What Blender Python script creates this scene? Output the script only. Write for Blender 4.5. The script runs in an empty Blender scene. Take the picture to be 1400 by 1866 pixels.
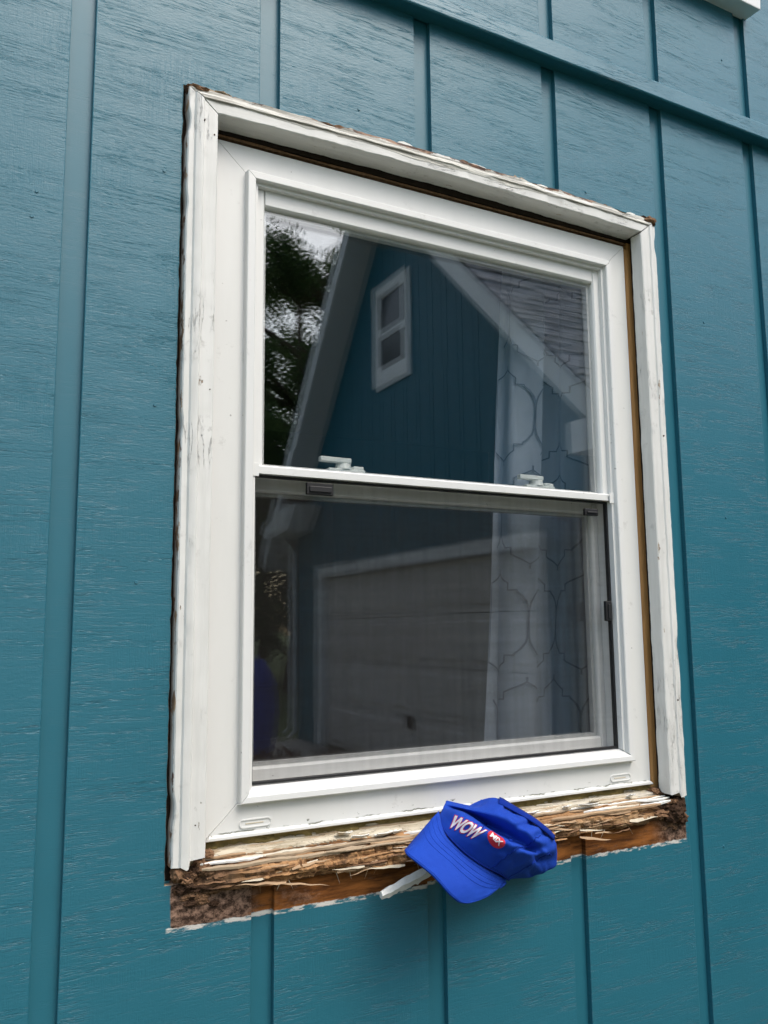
import bpy, bmesh, math, random
from mathutils import Vector, Matrix, noise
from mathutils.bvhtree import BVHTree

random.seed(11)
sc = bpy.context.scene
col = sc.collection
R = math.radians
ZC = 1.92                                  # height of the window centre above the ground

# ------------------------------------------------------------------ camera
def camera():
    rx, ry, rz = R(7.7057), R(0.5875), R(-27.9181)
    M = Matrix.Rotation(rz, 3, 'Z') @ Matrix.Rotation(rx, 3, 'X') @ Matrix.Rotation(ry, 3, 'Y')
    X, F, U = M.col[0], M.col[1], M.col[2]
    m = Matrix((( X[0], U[0], -F[0], -.827), (X[1], U[1], -F[1], -1.2644), (X[2], U[2], -F[2], 1.653), (0, 0, 0, 1)))
    cd = bpy.data.cameras.new('camera')
    cd.sensor_fit = 'HORIZONTAL'; cd.sensor_width = 36; cd.lens = 1533.2 / 1400 * 36
    cd.clip_start = .02; cd.clip_end = 600
    c = bpy.data.objects.new('camera', cd); col.objects.link(c); c.matrix_world = m
    sc.camera = c
camera()

# ------------------------------------------------------------------ sky, sun, exposure
SUN_EL, SUN_AZ = 54, 158                   # azimuth, clockwise from +Y: in front of the wall, to the right
w = bpy.data.worlds.new('World'); sc.world = w; w.use_nodes = True
nt = w.node_tree; nt.nodes.clear()
sky = nt.nodes.new('ShaderNodeTexSky'); sky.sky_type = 'NISHITA'; sky.sun_disc = False
sky.sun_elevation = R(SUN_EL); sky.sun_rotation = R(SUN_AZ)
sky.air_density = 1.4; sky.dust_density = 3.2; sky.ozone_density = 1.0
hs = nt.nodes.new('ShaderNodeHueSaturation'); hs.inputs['Saturation'].default_value = .9
bg = nt.nodes.new('ShaderNodeBackground'); bg.inputs['Strength'].default_value = .15
out = nt.nodes.new('ShaderNodeOutputWorld')
nt.links.new(sky.outputs[0], hs.inputs['Color']); nt.links.new(hs.outputs[0], bg.inputs[0]); nt.links.new(bg.outputs[0], out.inputs[0])
sl = bpy.data.lights.new('sun', 'SUN'); sl.energy = .7; sl.angle = R(30); sl.color = (1, .97, .93)
so = bpy.data.objects.new('sun', sl); col.objects.link(so)
dirv = Vector((math.sin(R(SUN_AZ)) * math.cos(R(SUN_EL)), math.cos(R(SUN_AZ)) * math.cos(R(SUN_EL)), math.sin(R(SUN_EL))))
so.rotation_euler = dirv.to_track_quat('Z', 'Y').to_euler(); so.location = (-3, -6, 12)
sc.view_settings.view_transform = 'Standard'; sc.view_settings.look = 'None'
sc.view_settings.gamma = 1; sc.view_settings.use_curve_mapping = False
sc.view_settings.exposure = .95
cy = sc.cycles
cy.use_denoising = True; cy.denoiser = 'OPENIMAGEDENOISE'; cy.denoising_input_passes = 'RGB_ALBEDO_NORMAL'; cy.denoising_prefilter = 'ACCURATE'
cy.max_bounces = 8; cy.transparent_max_bounces = 24; cy.sample_clamp_indirect = 6

# ------------------------------------------------------------------ material helpers
def mat(name):
    m = bpy.data.materials.new(name); m.use_nodes = True
    t = m.node_tree; t.nodes.clear()
    o = t.nodes.new('ShaderNodeOutputMaterial')
    return m, t, o
class NT:
    """terse wiring of shader nodes"""
    def __init__(s, t): s.t = t
    def node(s, ty, **kw):
        n = s.t.nodes.new(ty)
        for k, v in kw.items(): setattr(n, k, v)
        return n
    def put(s, sock, v):
        if v is None: return
        if hasattr(v, 'is_output') or isinstance(v, bpy.types.NodeSocket): s.t.links.new(v, sock)
        else: sock.default_value = v
    def m(s, op, a, b=None, c=None):
        n = s.node('ShaderNodeMath', operation=op)
        for i, v in enumerate((a, b, c)):
            if v is not None: s.put(n.inputs[i], v)
        return n.outputs[0]
    def clamp01(s, a):
        n = s.node('ShaderNodeClamp'); s.put(n.inputs[0], a); return n.outputs[0]
    def step(s, x, a, b):                          # smooth 0..1 ramp from a to b
        n = s.node('ShaderNodeMapRange'); n.interpolation_type = 'SMOOTHSTEP'
        s.put(n.inputs[0], x); s.put(n.inputs[1], a); s.put(n.inputs[2], b); s.put(n.inputs[3], 0.); s.put(n.inputs[4], 1.)
        return n.outputs[0]
    def band(s, x, lo, hi, e=.001):
        return s.m('MULTIPLY', s.step(x, lo - e, lo + e), s.m('SUBTRACT', 1., s.step(x, hi - e, hi + e)))
    def pos(s): return s.node('ShaderNodeNewGeometry').outputs['Position']
    def xyz(s, v):
        n = s.node('ShaderNodeSeparateXYZ'); s.put(n.inputs[0], v); return n.outputs
    def scale(s, v, sx, sy, sz):
        n = s.node('ShaderNodeVectorMath', operation='MULTIPLY'); s.put(n.inputs[0], v); n.inputs[1].default_value = (sx, sy, sz); return n.outputs[0]
    def add(s, v, w_):
        n = s.node('ShaderNodeVectorMath', operation='ADD'); s.put(n.inputs[0], v); s.put(n.inputs[1], w_); return n.outputs[0]
    def noise(s, v, sc_=1., det=2., rough=.5, dist=0.):
        n = s.node('ShaderNodeTexNoise'); s.put(n.inputs['Vector'], v)
        n.inputs['Scale'].default_value = sc_; n.inputs['Detail'].default_value = det
        n.inputs['Roughness'].default_value = rough; n.inputs['Distortion'].default_value = dist
        return n.outputs[0]
    def mix(s, f, a, b):
        n = s.node('ShaderNodeMix', data_type='RGBA'); s.put(n.inputs[0], f)
        for k, v in ((6, a), (7, b)):
            if isinstance(v, tuple) and len(v) == 3: v = (*v, 1)
            s.put(n.inputs[k], v)
        return n.outputs[2]
    def bump(s, h, dist, strength=1., normal=None):
        n = s.node('ShaderNodeBump'); n.inputs['Strength'].default_value = strength; n.inputs['Distance'].default_value = dist
        s.put(n.inputs['Height'], h); s.put(n.inputs['Normal'], normal); return n.outputs[0]
    def principled(s, o, color, rough=.5, spec=.5, normal=None, metal=0., sheen=0.):
        n = s.node('ShaderNodeBsdfPrincipled')
        if isinstance(color, tuple) and len(color) == 3: color = (*color, 1)
        s.put(n.inputs['Base Color'], color); s.put(n.inputs['Roughness'], rough); s.put(n.inputs['Specular IOR Level'], spec)
        n.inputs['Metallic'].default_value = metal; s.put(n.inputs['Normal'], normal)
        if sheen: n.inputs['Sheen Weight'].default_value = sheen
        s.t.links.new(n.outputs[0], o.inputs[0]); return n
MATS = {}
def simple(name, color, rough=.5, spec=.5, var=.12, scale=30., bumpd=0., stretch=(1, 1, 1), metal=0.):
    m, t, o = mat(name); n = NT(t); p = n.scale(n.pos(), *stretch)
    a = n.noise(p, scale, 4, .6)
    c = n.mix(a, tuple(x * (1 - var) for x in color), tuple(min(1, x * (1 + var)) for x in color))
    n.principled(o, c, rough, spec, n.bump(a, bumpd) if bumpd else None, metal)
    MATS[name] = m; return m

def siding_mat(name, relief):
    m, t, o = mat(name); n = NT(t)
    P = n.pos(); X, Y, Z = n.xyz(P)
    oi = n.node('ShaderNodeObjectInfo').outputs['Random']
    cmb = n.node('ShaderNodeCombineXYZ'); n.put(cmb.inputs[0], n.m('MULTIPLY', oi, 7.)); n.put(cmb.inputs[2], n.m('MULTIPLY', oi, 13.))
    Q = n.add(P, cmb.outputs[0])
    # rough-sawn relief: long saw lines across the board, short broken scratches, vertical grain in patches
    slope = n.noise(n.scale(Q, 1.2, 1, 1.6), 1., 2)
    sh = n.node('ShaderNodeCombineXYZ'); n.put(sh.inputs[2], n.m('MULTIPLY', n.m('SUBTRACT', slope, .5), .010))
    Qs = n.add(Q, sh.outputs[0])
    l1 = n.noise(n.scale(Qs, 7, 1, 190), 1., 3, .6)
    ridge = n.m('SUBTRACT', 1., n.step(n.m('ABSOLUTE', n.m('SUBTRACT', l1, .47)), 0., .026))
    keep = n.step(n.noise(n.scale(Qs, 5, 1, 34), 1., 3), .33, .78)
    l2 = n.noise(n.scale(Qs, 55, 1, 300), 1., 3, .65)
    v1 = n.noise(n.scale(Q, 230, 1, 9), 1., 3, .6)
    vridge = n.m('SUBTRACT', 1., n.step(n.m('ABSOLUTE', n.m('SUBTRACT', v1, .46)), 0., .06))
    vkeep = n.step(n.noise(n.scale(Q, 7, 1, 9), 1., 2), .35, .80)
    fine = n.noise(n.scale(Q, 240, 1, 300), 1., 2, .6)
    h = n.m('MULTIPLY', n.m('MULTIPLY', ridge, keep), -1.5)
    h = n.m('ADD', h, n.m('MULTIPLY', l1, .13))
    h = n.m('ADD', h, n.m('MULTIPLY', l2, .75))
    h = n.m('ADD', h, n.m('MULTIPLY', n.m('MULTIPLY', vridge, vkeep), -.38))
    h = n.m('ADD', h, n.m('MULTIPLY', fine, .65))
    # paint
    tone = n.noise(Q, 6., 4, .6)
    c = n.mix(tone, (.015, .122, .168), (.019, .145, .200))
    # bare strip where a trim board was pulled off under the sill
    x0, z0 = -.509, ZC - .6925
    wob = n.m('MULTIPLY', n.m('SUBTRACT', n.noise(n.scale(P, 90, 1, 20), 1., 3), .5), .006)
    zz = n.m('ADD', Z, wob)
    inx = n.band(n.m('ADD', X, wob), x0, .517, .0012)
    bare = n.m('MULTIPLY', inx, n.band(zz, z0, ZC - .58, .0012))
    wob2 = n.m('MULTIPLY', n.noise(n.scale(P, 30, 1, 30), 1., 3), .004)
    line = n.m('MULTIPLY', n.band(n.m('ADD', X, wob), x0 - .006, .519, .0015), n.band(n.m('ADD', zz, wob2), z0 - .0036, z0 + .0028, .001))
    g1 = n.noise(n.scale(P, 9, 1, 60), 1., 5, .65)
    g2 = n.noise(n.scale(P, 75, 1, 95), 1., 7, .78)
    orange = n.mix(n.step(g1, .35, .66), (.070, .025, .008), (.31, .115, .028))
    rot = n.mix(n.step(g2, .40, .66), (.030, .017, .011), (.33, .21, .15))
    left = n.m('SUBTRACT', 1., n.step(n.m('ADD', X, n.m('MULTIPLY', g1, .06)), -.37, -.33))
    right = n.step(n.m('ADD', X, n.m('MULTIPLY', g1, .05)), .44, .50)
    patch = n.step(n.noise(n.scale(P, 14, 1, 40), 1., 5, .7), .52, .62)
    wood = n.mix(n.m('MAXIMUM', n.m('MULTIPLY', patch, .45), n.m('MAXIMUM', left, right)), orange, rot)
    c = n.mix(bare, c, wood)
    g3 = n.noise(n.scale(P, 28, 1, 110), 1., 5, .7)
    c = n.mix(n.m('MULTIPLY', line, n.step(g3, .44, .54)), c, n.mix(g3, (.36, .35, .31), (.80, .79, .74)))
    rough = n.m('ADD', .35, n.m('MULTIPLY', tone, .10))
    n.principled(o, c, n.m('ADD', rough, n.m('MULTIPLY', bare, .4)), n.m('SUBTRACT', .60, n.m('MULTIPLY', bare, .45)), n.bump(h, .00050 * relief, .8))
    MATS[name] = m
siding_mat('siding', 1.); siding_mat('siding_groove', .12)

def trim_mat(name, wear_top=None, edge=None):
    """old white house paint on wood: hairline cracks, chips down to grey wood, dirt"""
    m, t, o = mat(name); n = NT(t); P = n.pos(); X, Y, Z = n.xyz(P)
    st = (60, 60, 5) if wear_top is None else (5, 60, 60)
    a = n.noise(n.scale(P, *st), 1., 5, .65)
    b = n.noise(P, 55., 4, .6)
    c2 = n.noise(P, 9., 3, .6)
    c = n.mix(n.step(a, .35, .75), (.70, .70, .665), (.61, .61, .575))
    dirt = n.m('MULTIPLY', n.step(b, .56, .72), n.step(c2, .45, .62))
    c = n.mix(n.m('MULTIPLY', dirt, .5), c, (.27, .26, .23))
    thin = n.m('SUBTRACT', 1., n.step(n.m('ABSOLUTE', n.m('SUBTRACT', a, .5)), 0., .012))
    crack = n.m('MULTIPLY', thin, n.step(c2, .52, .64))
    c = n.mix(n.m('MULTIPLY', crack, .35), c, (.22, .21, .19))
    ch = n.noise(n.scale(P, 34, 34, 9) if wear_top is None else n.scale(P, 9, 34, 34), 1., 6, .72)
    chip = n.step(ch, .665, .68)
    c = n.mix(chip, c, n.mix(n.step(a, .4, .6), (.20, .14, .09), (.46, .40, .31)))
    h = n.m('SUBTRACT', n.m('MULTIPLY', a, .4), n.m('ADD', n.m('MULTIPLY', crack, .8), n.m('MULTIPLY', chip, .7)))
    if wear_top is not None:
        hz = n.noise(n.scale(P, 7, 90, 230), 1., 4, .6)
        zt = n.m('ADD', Z, n.m('MULTIPLY', n.m('SUBTRACT', n.noise(n.scale(P, 14, 14, 40), 1., 3), .5), .020))
        weather = n.step(zt, wear_top - .023, wear_top - .020)
        greyw = n.mix(n.step(hz, .42, .60), (.30, .29, .25), (.66, .65, .58))
        c = n.mix(n.m('MULTIPLY', weather, n.step(n.noise(n.scale(P, 5, 5, 90), 1., 3), .36, .44)), c, greyw)
        brn = n.mix(n.step(n.noise(n.scale(P, 40, 60, 120), 1., 4), .4, .62), (.075, .036, .022), (.33, .19, .115))
        top = n.step(n.m('ADD', Z, n.m('MULTIPLY', n.m('SUBTRACT', n.noise(n.scale(P, 22, 22, 30), 1., 4, .65), .5), .028)), wear_top - .002, wear_top)
        c = n.mix(top, c, brn)
        h = n.m('ADD', h, n.m('MULTIPLY', n.m('MULTIPLY', hz, weather), 1.2))
    if edge is not None:                         # outer edge of a side board gone to bare wood
        sgn, xe = edge
        d = n.m('MULTIPLY', n.m('SUBTRACT', X, xe), sgn)
        dn = n.m('SUBTRACT', d, n.m('MULTIPLY', n.noise(n.scale(P, 30, 30, 26), 1., 4, .65), .013))
        bare = n.m('SUBTRACT', 1., n.step(dn, -.0078, -.0066))
        brn = n.mix(n.step(n.noise(n.scale(P, 120, 120, 14), 1., 4), .4, .62), (.10, .050, .030), (.42, .27, .16))
        c = n.mix(bare, c, brn)
    n.principled(o, c, .5, .4, n.bump(h, .0014, .9))
    MATS[name] = m
trim_mat('trim_side', edge=(1, -.512))
trim_mat('trim_side_r', edge=(-1, .512))
trim_mat('trim_head', wear_top=ZC + .6065)
simple('white_trim', (.78, .79, .77), .45, .4, .04, 20)

def vinyl_mat():
    m, t, o = mat('vinyl'); n = NT(t); P = n.pos(); X, Y, Z = n.xyz(P)
    a = n.noise(n.scale(P, 30, 30, 6), 1., 4, .6)
    c = n.mix(a, (.74, .745, .72), (.67, .675, .65))
    # streaks of caulk and dirt left along the lower edge of the frame
    zz = n.m('ADD', Z, n.m('MULTIPLY', n.m('SUBTRACT', n.noise(n.scale(P, 26, 1, 1), 1., 4, .7), .5), .012))
    band = n.band(zz, ZC - .5775, ZC - .5758, .0008)
    patch = n.step(n.noise(n.scale(P, 16, 1, 3), 1., 4, .6), .47, .56)
    spot = n.m('MULTIPLY', n.band(zz, ZC - .579, ZC - .569, .002), n.step(n.noise(P, 75., 3), .66, .72))
    c = n.mix(n.clamp01(n.m('ADD', n.m('MULTIPLY', band, patch), spot)), c, (.13, .14, .10))
    sp2 = n.m('MAXIMUM', n.step(n.noise(P, 110., 1), .78, .82), n.m('MULTIPLY', n.step(n.noise(n.scale(P, 22, 22, 22), 1., 6, .75), .60, .74), .45))
    c = n.mix(n.m('MULTIPLY', sp2, .6), c, (.2, .19, .17))
    n.principled(o, c, .36, .5)
    MATS['vinyl'] = m
vinyl_mat()

def glass_mat():
    m, t, o = mat('pane_glass'); n = NT(t)
    lw = n.node('ShaderNodeLayerWeight'); lw.inputs[0].default_value = .5
    f = n.m('ADD', .085, n.m('MULTIPLY', .95, n.m('POWER', lw.outputs['Facing'], 5.)))
    P = n.pos()
    wav = n.noise(n.scale(P, 2.2, 1, 1.6), 1., 1)
    tr = n.node('ShaderNodeBsdfTransparent'); tr.inputs[0].default_value = (.978, .984, .982, 1)
    gl = n.node('ShaderNodeBsdfGlossy'); gl.inputs['Roughness'].default_value = 0.0; gl.inputs[0].default_value = (.98, 1, .995, 1)
    n.put(gl.inputs['Normal'], n.bump(wav, .0003, .6))
    mx = n.node('ShaderNodeMixShader'); n.put(mx.inputs[0], f)
    t.links.new(tr.outputs[0], mx.inputs[1]); t.links.new(gl.outputs[0], mx.inputs[2]); t.links.new(mx.outputs[0], o.inputs[0])
    MATS['glass'] = m
glass_mat()
def screen_mat():
    m, t, o = mat('insect_mesh'); n = NT(t); P = n.pos()
    a = n.noise(n.scale(P, 60, 1, 3), 1., 3, .6); b = n.noise(n.scale(P, 3, 1, 45), 1., 3, .6)
    f = n.m('ADD', .30, n.m('MULTIPLY', n.m('ADD', n.m('SUBTRACT', a, .5), n.m('SUBTRACT', b, .5)), .24))
    tr = n.node('ShaderNodeBsdfTransparent')
    d = n.node('ShaderNodeBsdfDiffuse'); d.inputs[0].default_value = (.032, .030, .028, 1)
    mx = n.node('ShaderNodeMixShader'); n.put(mx.inputs[0], f)
    t.links.new(tr.outputs[0], mx.inputs[1]); t.links.new(d.outputs[0], mx.inputs[2]); t.links.new(mx.outputs[0], o.inputs[0])
    MATS['screen'] = m
screen_mat()

def sill_mat(name, paint):
    m, t, o = mat(name); n = NT(t); P = n.pos(); X, Y, Z = n.xyz(P)
    g = n.noise(n.scale(P, 11, 120, 150), 1., 5, .65)
    g2 = n.noise(n.scale(P, 22, 40, 60), 1., 4, .6)
    big = n.noise(n.scale(P, 9, 9, 18), 1., 3, .6)
    wood = n.mix(n.step(g, .36, .62), (.085, .036, .014), (.46, .26, .12))
    wood = n.mix(n.step(big, .50, .64), wood, n.mix(g, (.55, .38, .22), (.30, .15, .06)))
    wood = n.mix(n.m('MULTIPLY', n.step(g2, .52, .68), .8), wood, (.030, .016, .010))
    ax = n.m('ABSOLUTE', X)
    rot = n.step(n.m('ADD', ax, n.m('MULTIPLY', n.m('SUBTRACT', big, .5), .16)), .37, .46)
    wood = n.mix(n.m('MULTIPLY', rot, .82), wood, n.mix(n.step(g2, .4, .6), (.020, .011, .008), (.15, .085, .05)))
    c = wood
    if paint:
        p1 = n.noise(n.scale(P, 10, 60, 60), 1., 5, .65)
        weathered = n.mix(n.step(g, .32, .64), (.38, .32, .22), (.66, .60, .47))
        white = n.mix(g, (.72, .72, .67), (.80, .80, .76))
        whiter = n.step(n.m('ADD', n.m('MULTIPLY', Y, -1.), n.m('MULTIPLY', n.m('SUBTRACT', p1, .5), .06)), .004, .012)
        xw = n.step(X, -.30, -.18)
        pc = n.mix(n.m('MULTIPLY', whiter, n.m('ADD', .25, n.m('MULTIPLY', xw, .75))), weathered, white)
        gone = n.step(n.m('ADD', p1, n.m('MULTIPLY', n.m('SUBTRACT', big, .5), .5)), .70, .73)
        c = n.mix(gone, pc, wood)
        c = n.mix(n.m('MULTIPLY', n.step(n.m('ABSOLUTE', n.m('SUBTRACT', g2, .5)), .012, .0), .6), c, (.10, .07, .045))
    n.principled(o, c, .8, .2, n.bump(n.m('ADD', g, n.m('MULTIPLY', g2, .6)), .003, .9))
    MATS[name] = m
sill_mat('rotten_wood', False); sill_mat('sill_paint', True)
simple('flake_white', (.76, .76, .71), .6, .3, .16, 90, .0008, (1, 4, 4))
simple('flake_cream', (.56, .50, .38), .7, .2, .25, 90, .001, (.3, 3, 3))
simple('rot_dark', (.055, .032, .020), .9, .1, .75, 130, .004)
simple('rot_brown', (.20, .115, .065), .9, .1, .7, 120, .004)
simple('fibre_cream', (.62, .57, .46), .8, .15, .3, 90, .0012, (.12, 3, 3))
simple('fibre_grey', (.52, .48, .40), .85, .15, .35, 90, .0012, (.12, 3, 3))
simple('fibre_tan', (.40, .31, .21), .85, .15, .4, 80, .0012, (.12, 3, 3))
simple('splinter_wood', (.40, .27, .16), .8, .2, .5, 60, .001, (.15, 3, 3))
simple('tan_edge', (.38, .29, .20), .8, .2, .45, 60, .001)
simple('jamb_wood', (.52, .28, .10), .7, .25, .5, 25, .0008, (5, 1, .4))
simple('sheath_gap_shade', (.030, .022, .017), .9, .1, .5, 60)  # shade of the gaps round the casing, put into the colour
simple('insulation', (.20, .155, .06), .9, .1, .55, 80, .003)
simple('groove_teal', (.030, .150, .205), .42, .5, .06, 12)
simple('dark_plastic', (.014, .014, .015), .5, .4, .1)
simple('lock_white', (.80, .82, .79), .3, .5, .03)
simple('room_paint', (.16, .17, .18), .9, .1, .05, 4)
simple('room_floor', (.10, .07, .05), .7, .2, .2, 8)
simple('text_white', (.80, .76, .78), .8, .2, .08, 300, .0004)
simple('text_red', (.56, .035, .055), .8, .2, .15, 300, .0004)
simple('curtain_line', (.15, .185, .24), .9, .1, .1)
simple('soffit_white', (.55, .55, .54), .6, .3, .05)
simple('fascia_white', (.84, .84, .83), .5, .4, .04)
simple('garage_door_paint', (.66, .60, .55), .5, .4, .05)
simple('concrete', (.32, .31, .29), .9, .2, .2, 3, .002)
simple('bark', (.085, .062, .045), .9, .1, .4, 14, .02, (1, 1, .2))
simple('mulch', (.085, .045, .028), .95, .1, .6, 30, .02)
simple('barrel_blue', (.020, .055, .42), .45, .5, .08, 4)
simple('window_dark', (.03, .035, .04), .15, .5, .2, 2)
simple('shrub_brown', (.11, .055, .04), .8, .2, .4, 20)
simple('teal_far', (.022, .140, .195), .5, .4, .07, 2)

def cap_mat():
    m, t, o = mat('cap_cotton'); n = NT(t)
    P = n.node('ShaderNodeTexCoord').outputs['Object']
    a = n.noise(P, 40., 3, .6); tw = n.node('ShaderNodeTexWave'); n.put(tw.inputs['Vector'], P); tw.inputs['Scale'].default_value = 420; tw.inputs['Distortion'].default_value = 1.5
    fade = n.noise(P, 11., 4, .65)
    c = n.mix(n.m('MULTIPLY', n.m('ADD', a, fade), .5), (.005, .040, .35), (.014, .085, .56))
    h = n.m('ADD', n.m('MULTIPLY', tw.outputs[1], .25), n.m('MULTIPLY', a, .8))
    n.principled(o, c, .75, .25, n.bump(h, .0012, .8))
    MATS['cap'] = m
cap_mat()
simple('cap_dark', (.004, .026, .24), .85, .15, .1, 60)
def curtain_mat():
    m, t, o = mat('curtain_cloth'); n = NT(t); P = n.pos()
    a = n.noise(n.scale(P, 300, 1, 300), 1., 2); b = n.noise(P, 5., 2)
    c = n.mix(n.m('MULTIPLY', n.m('ADD', a, b), .5), (.38, .44, .54), (.48, .54, .63))
    d = n.node('ShaderNodeBsdfDiffuse'); n.put(d.inputs[0], c); tl = n.node('ShaderNodeBsdfTranslucent'); n.put(tl.inputs[0], c)
    mx = n.node('ShaderNodeMixShader'); mx.inputs[0].default_value = .25
    t.links.new(d.outputs[0], mx.inputs[1]); t.links.new(tl.outputs[0], mx.inputs[2]); t.links.new(mx.outputs[0], o.inputs[0])
    MATS['curtain'] = m
curtain_mat()
def leaf_mat(name, c0, c1):
    m, t, o = mat(name); n = NT(t)
    oi = n.node('ShaderNodeNewGeometry').outputs['Random Per Island']
    c = n.mix(oi, c0, c1)
    d = n.node('ShaderNodeBsdfDiffuse'); n.put(d.inputs[0], c); tl = n.node('ShaderNodeBsdfTranslucent'); n.put(tl.inputs[0], c)
    mx = n.node('ShaderNodeMixShader'); mx.inputs[0].default_value = .3
    t.links.new(d.outputs[0], mx.inputs[1]); t.links.new(tl.outputs[0], mx.inputs[2]); t.links.new(mx.outputs[0], o.inputs[0])
    MATS[name] = m
leaf_mat('leaf', (.045, .078, .028), (.10, .155, .055))
leaf_mat('leaf_brown', (.09, .035, .03), (.17, .08, .05))
def shingle_mat():
    m, t, o = mat('shingle'); n = NT(t); P = n.pos()
    a = n.noise(n.scale(P, 6, 12, 12), 1., 3, .6); b = n.noise(P, 60., 2)
    c = n.mix(n.step(a, .35, .68), (.20, .20, .21), (.46, .455, .47)); c = n.mix(n.m('MULTIPLY', b, .3), c, (.3, .3, .3))
    n.principled(o, c, .85, .3, n.bump(b, .004)); MATS['shingle'] = m
shingle_mat()
def grass_mat():
    m, t, o = mat('lawn'); n = NT(t); P = n.pos()
    a = n.noise(P, .6, 4, .6); b = n.noise(P, 30., 3, .6)
    c = n.mix(a, (.045, .085, .022), (.085, .13, .04)); c = n.mix(n.m('MULTIPLY', b, .5), c, (.06, .06, .025))
    n.principled(o, c, .9, .2, n.bump(b, .03)); MATS['grass'] = m
grass_mat()

# ------------------------------------------------------------------ mesh helpers
ORG = {}                                   # world position of each object's origin
class MB:
    def __init__(s): s.v = []; s.f = []; s.mi = []
    def vert(s, *p): s.v.append(tuple(p)); return len(s.v) - 1
    def face(s, *i, m=0): s.f.append(tuple(i)); s.mi.append(m)
    def box(s, x0, x1, y0, y1, z0, z1, m=0):
        b = len(s.v)
        for x in (x0, x1):
            for y in (y0, y1):
                for z in (z0, z1): s.v.append((x, y, z))
        for q in ((0, 1, 3, 2), (4, 6, 7, 5), (0, 4, 5, 1), (2, 3, 7, 6), (0, 2, 6, 4), (1, 5, 7, 3)): s.face(*[b + i for i in q], m=m)
        return s
    def prism(s, pts, d, m=0):             # closed polygon of 3-D points, extruded by vector d
        b = len(s.v); k = len(pts)
        for p in pts: s.v.append(tuple(p))
        for p in pts: s.v.append(tuple(Vector(p) + Vector(d)))
        s.face(*range(b, b + k), m=m); s.face(*range(b + 2 * k - 1, b + k - 1, -1), m=m)
        for i in range(k):
            j = (i + 1) % k; s.face(b + j, b + i, b + k + i, b + k + j, m=m)
        return s
    def grid(s, pts, m=0, closed=False):   # rows of points
        b = len(s.v); nr, nc = len(pts), len(pts[0])
        for r in pts:
            for p in r: s.v.append(tuple(p))
        for i in range(nr - 1):
            for j in range(nc if closed else nc - 1):
                k = (j + 1) % nc
                s.face(b + i * nc + j, b + i * nc + k, b + (i + 1) * nc + k, b + (i + 1) * nc + j, m=m)
        return b
    def cap(s, idx, m=0): s.face(*idx, m=m)
    def tube(s, path, rad, seg=8, m=0):
        rows = []
        for i, p in enumerate(path):
            p = Vector(p); a = Vector(path[max(0, i - 1)]); c = Vector(path[min(len(path) - 1, i + 1)])
            d = (c - a).normalized(); u = d.orthogonal().normalized() if i == 0 else (u - d * u.dot(d)).normalized(); v = d.cross(u)
            r = rad[i] if isinstance(rad, (list, tuple)) else rad
            rows.append([p + (u * math.cos(2 * math.pi * k / seg) + v * math.sin(2 * math.pi * k / seg)) * r for k in range(seg)])
        b = s.grid(rows, m, True)
        s.face(*[b + k for k in range(seg - 1, -1, -1)], m=m); e = b + (len(path) - 1) * seg; s.face(*[e + k for k in range(seg)], m=m)
        return s
    def build(s, name, mats, parent=None, smooth=False, bevel=0., solid=0., subsurf=0, origin=None, angle=None, fix=True):
        if not isinstance(mats, (list, tuple)): mats = [mats]
        if origin is None:
            if parent is not None: origin = ORG[parent.name]
            else:
                xs = [p[0] for p in s.v]; ys = [p[1] for p in s.v]; zs = [p[2] for p in s.v]
                origin = ((min(xs) + max(xs)) / 2, (min(ys) + max(ys)) / 2, min(zs))
        origin = Vector(origin)
        me = bpy.data.meshes.new(name)
        me.from_pydata([tuple(Vector(p) - origin) for p in s.v], [], s.f)
        for k in mats: me.materials.append(MATS[k])
        if any(s.mi): me.polygons.foreach_set('material_index', s.mi)
        if fix:
            bm = bmesh.new(); bm.from_mesh(me); bmesh.ops.recalc_face_normals(bm, faces=bm.faces); bm.to_mesh(me); bm.free()
        if smooth: me.polygons.foreach_set('use_smooth', [True] * len(me.polygons))
        o = bpy.data.objects.new(name, me); col.objects.link(o)
        if parent is not None:
            o.parent = parent; o.location = origin - Vector(ORG[parent.name])
        else: o.location = origin
        ORG[o.name] = tuple(origin)
        if solid:
            md = o.modifiers.new('solid', 'SOLIDIFY'); md.thickness = solid; md.offset = -1
        if bevel:
            md = o.modifiers.new('bevel', 'BEVEL'); md.width = bevel; md.segments = 2; md.limit_method = 'ANGLE'; md.angle_limit = R(35)
        if subsurf:
            md = o.modifiers.new('sub', 'SUBSURF'); md.levels = subsurf; md.render_levels = subsurf
        if angle:
            me.polygons.foreach_set('use_smooth', [True] * len(me.polygons)); me.set_sharp_from_angle(angle=R(angle))
        return o
def empty(name, loc):
    o = bpy.data.objects.new(name, None); col.objects.link(o); o.location = loc; ORG[o.name] = tuple(loc); return o
def tag(o, label=None, cat=None, group=None, kind=None):
    if label: o['label'] = label
    if cat: o['category'] = cat
    if group: o['group'] = group
    if kind: o['kind'] = kind
    return o
def copy_tree(o, loc, rz, s):
    c = o.copy(); col.objects.link(c); c.location = loc; c.rotation_euler = (0, 0, rz); c.scale = (s, s, s)
    for ch in list(o.children):
        d = ch.copy(); col.objects.link(d); d.parent = c
        for g in list(ch.children):
            e = g.copy(); col.objects.link(e); e.parent = d
    return c
def nz(x, y=0., z=0.): return noise.noise(Vector((x, y, z)))
def Zc(z): return z + ZC

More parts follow.
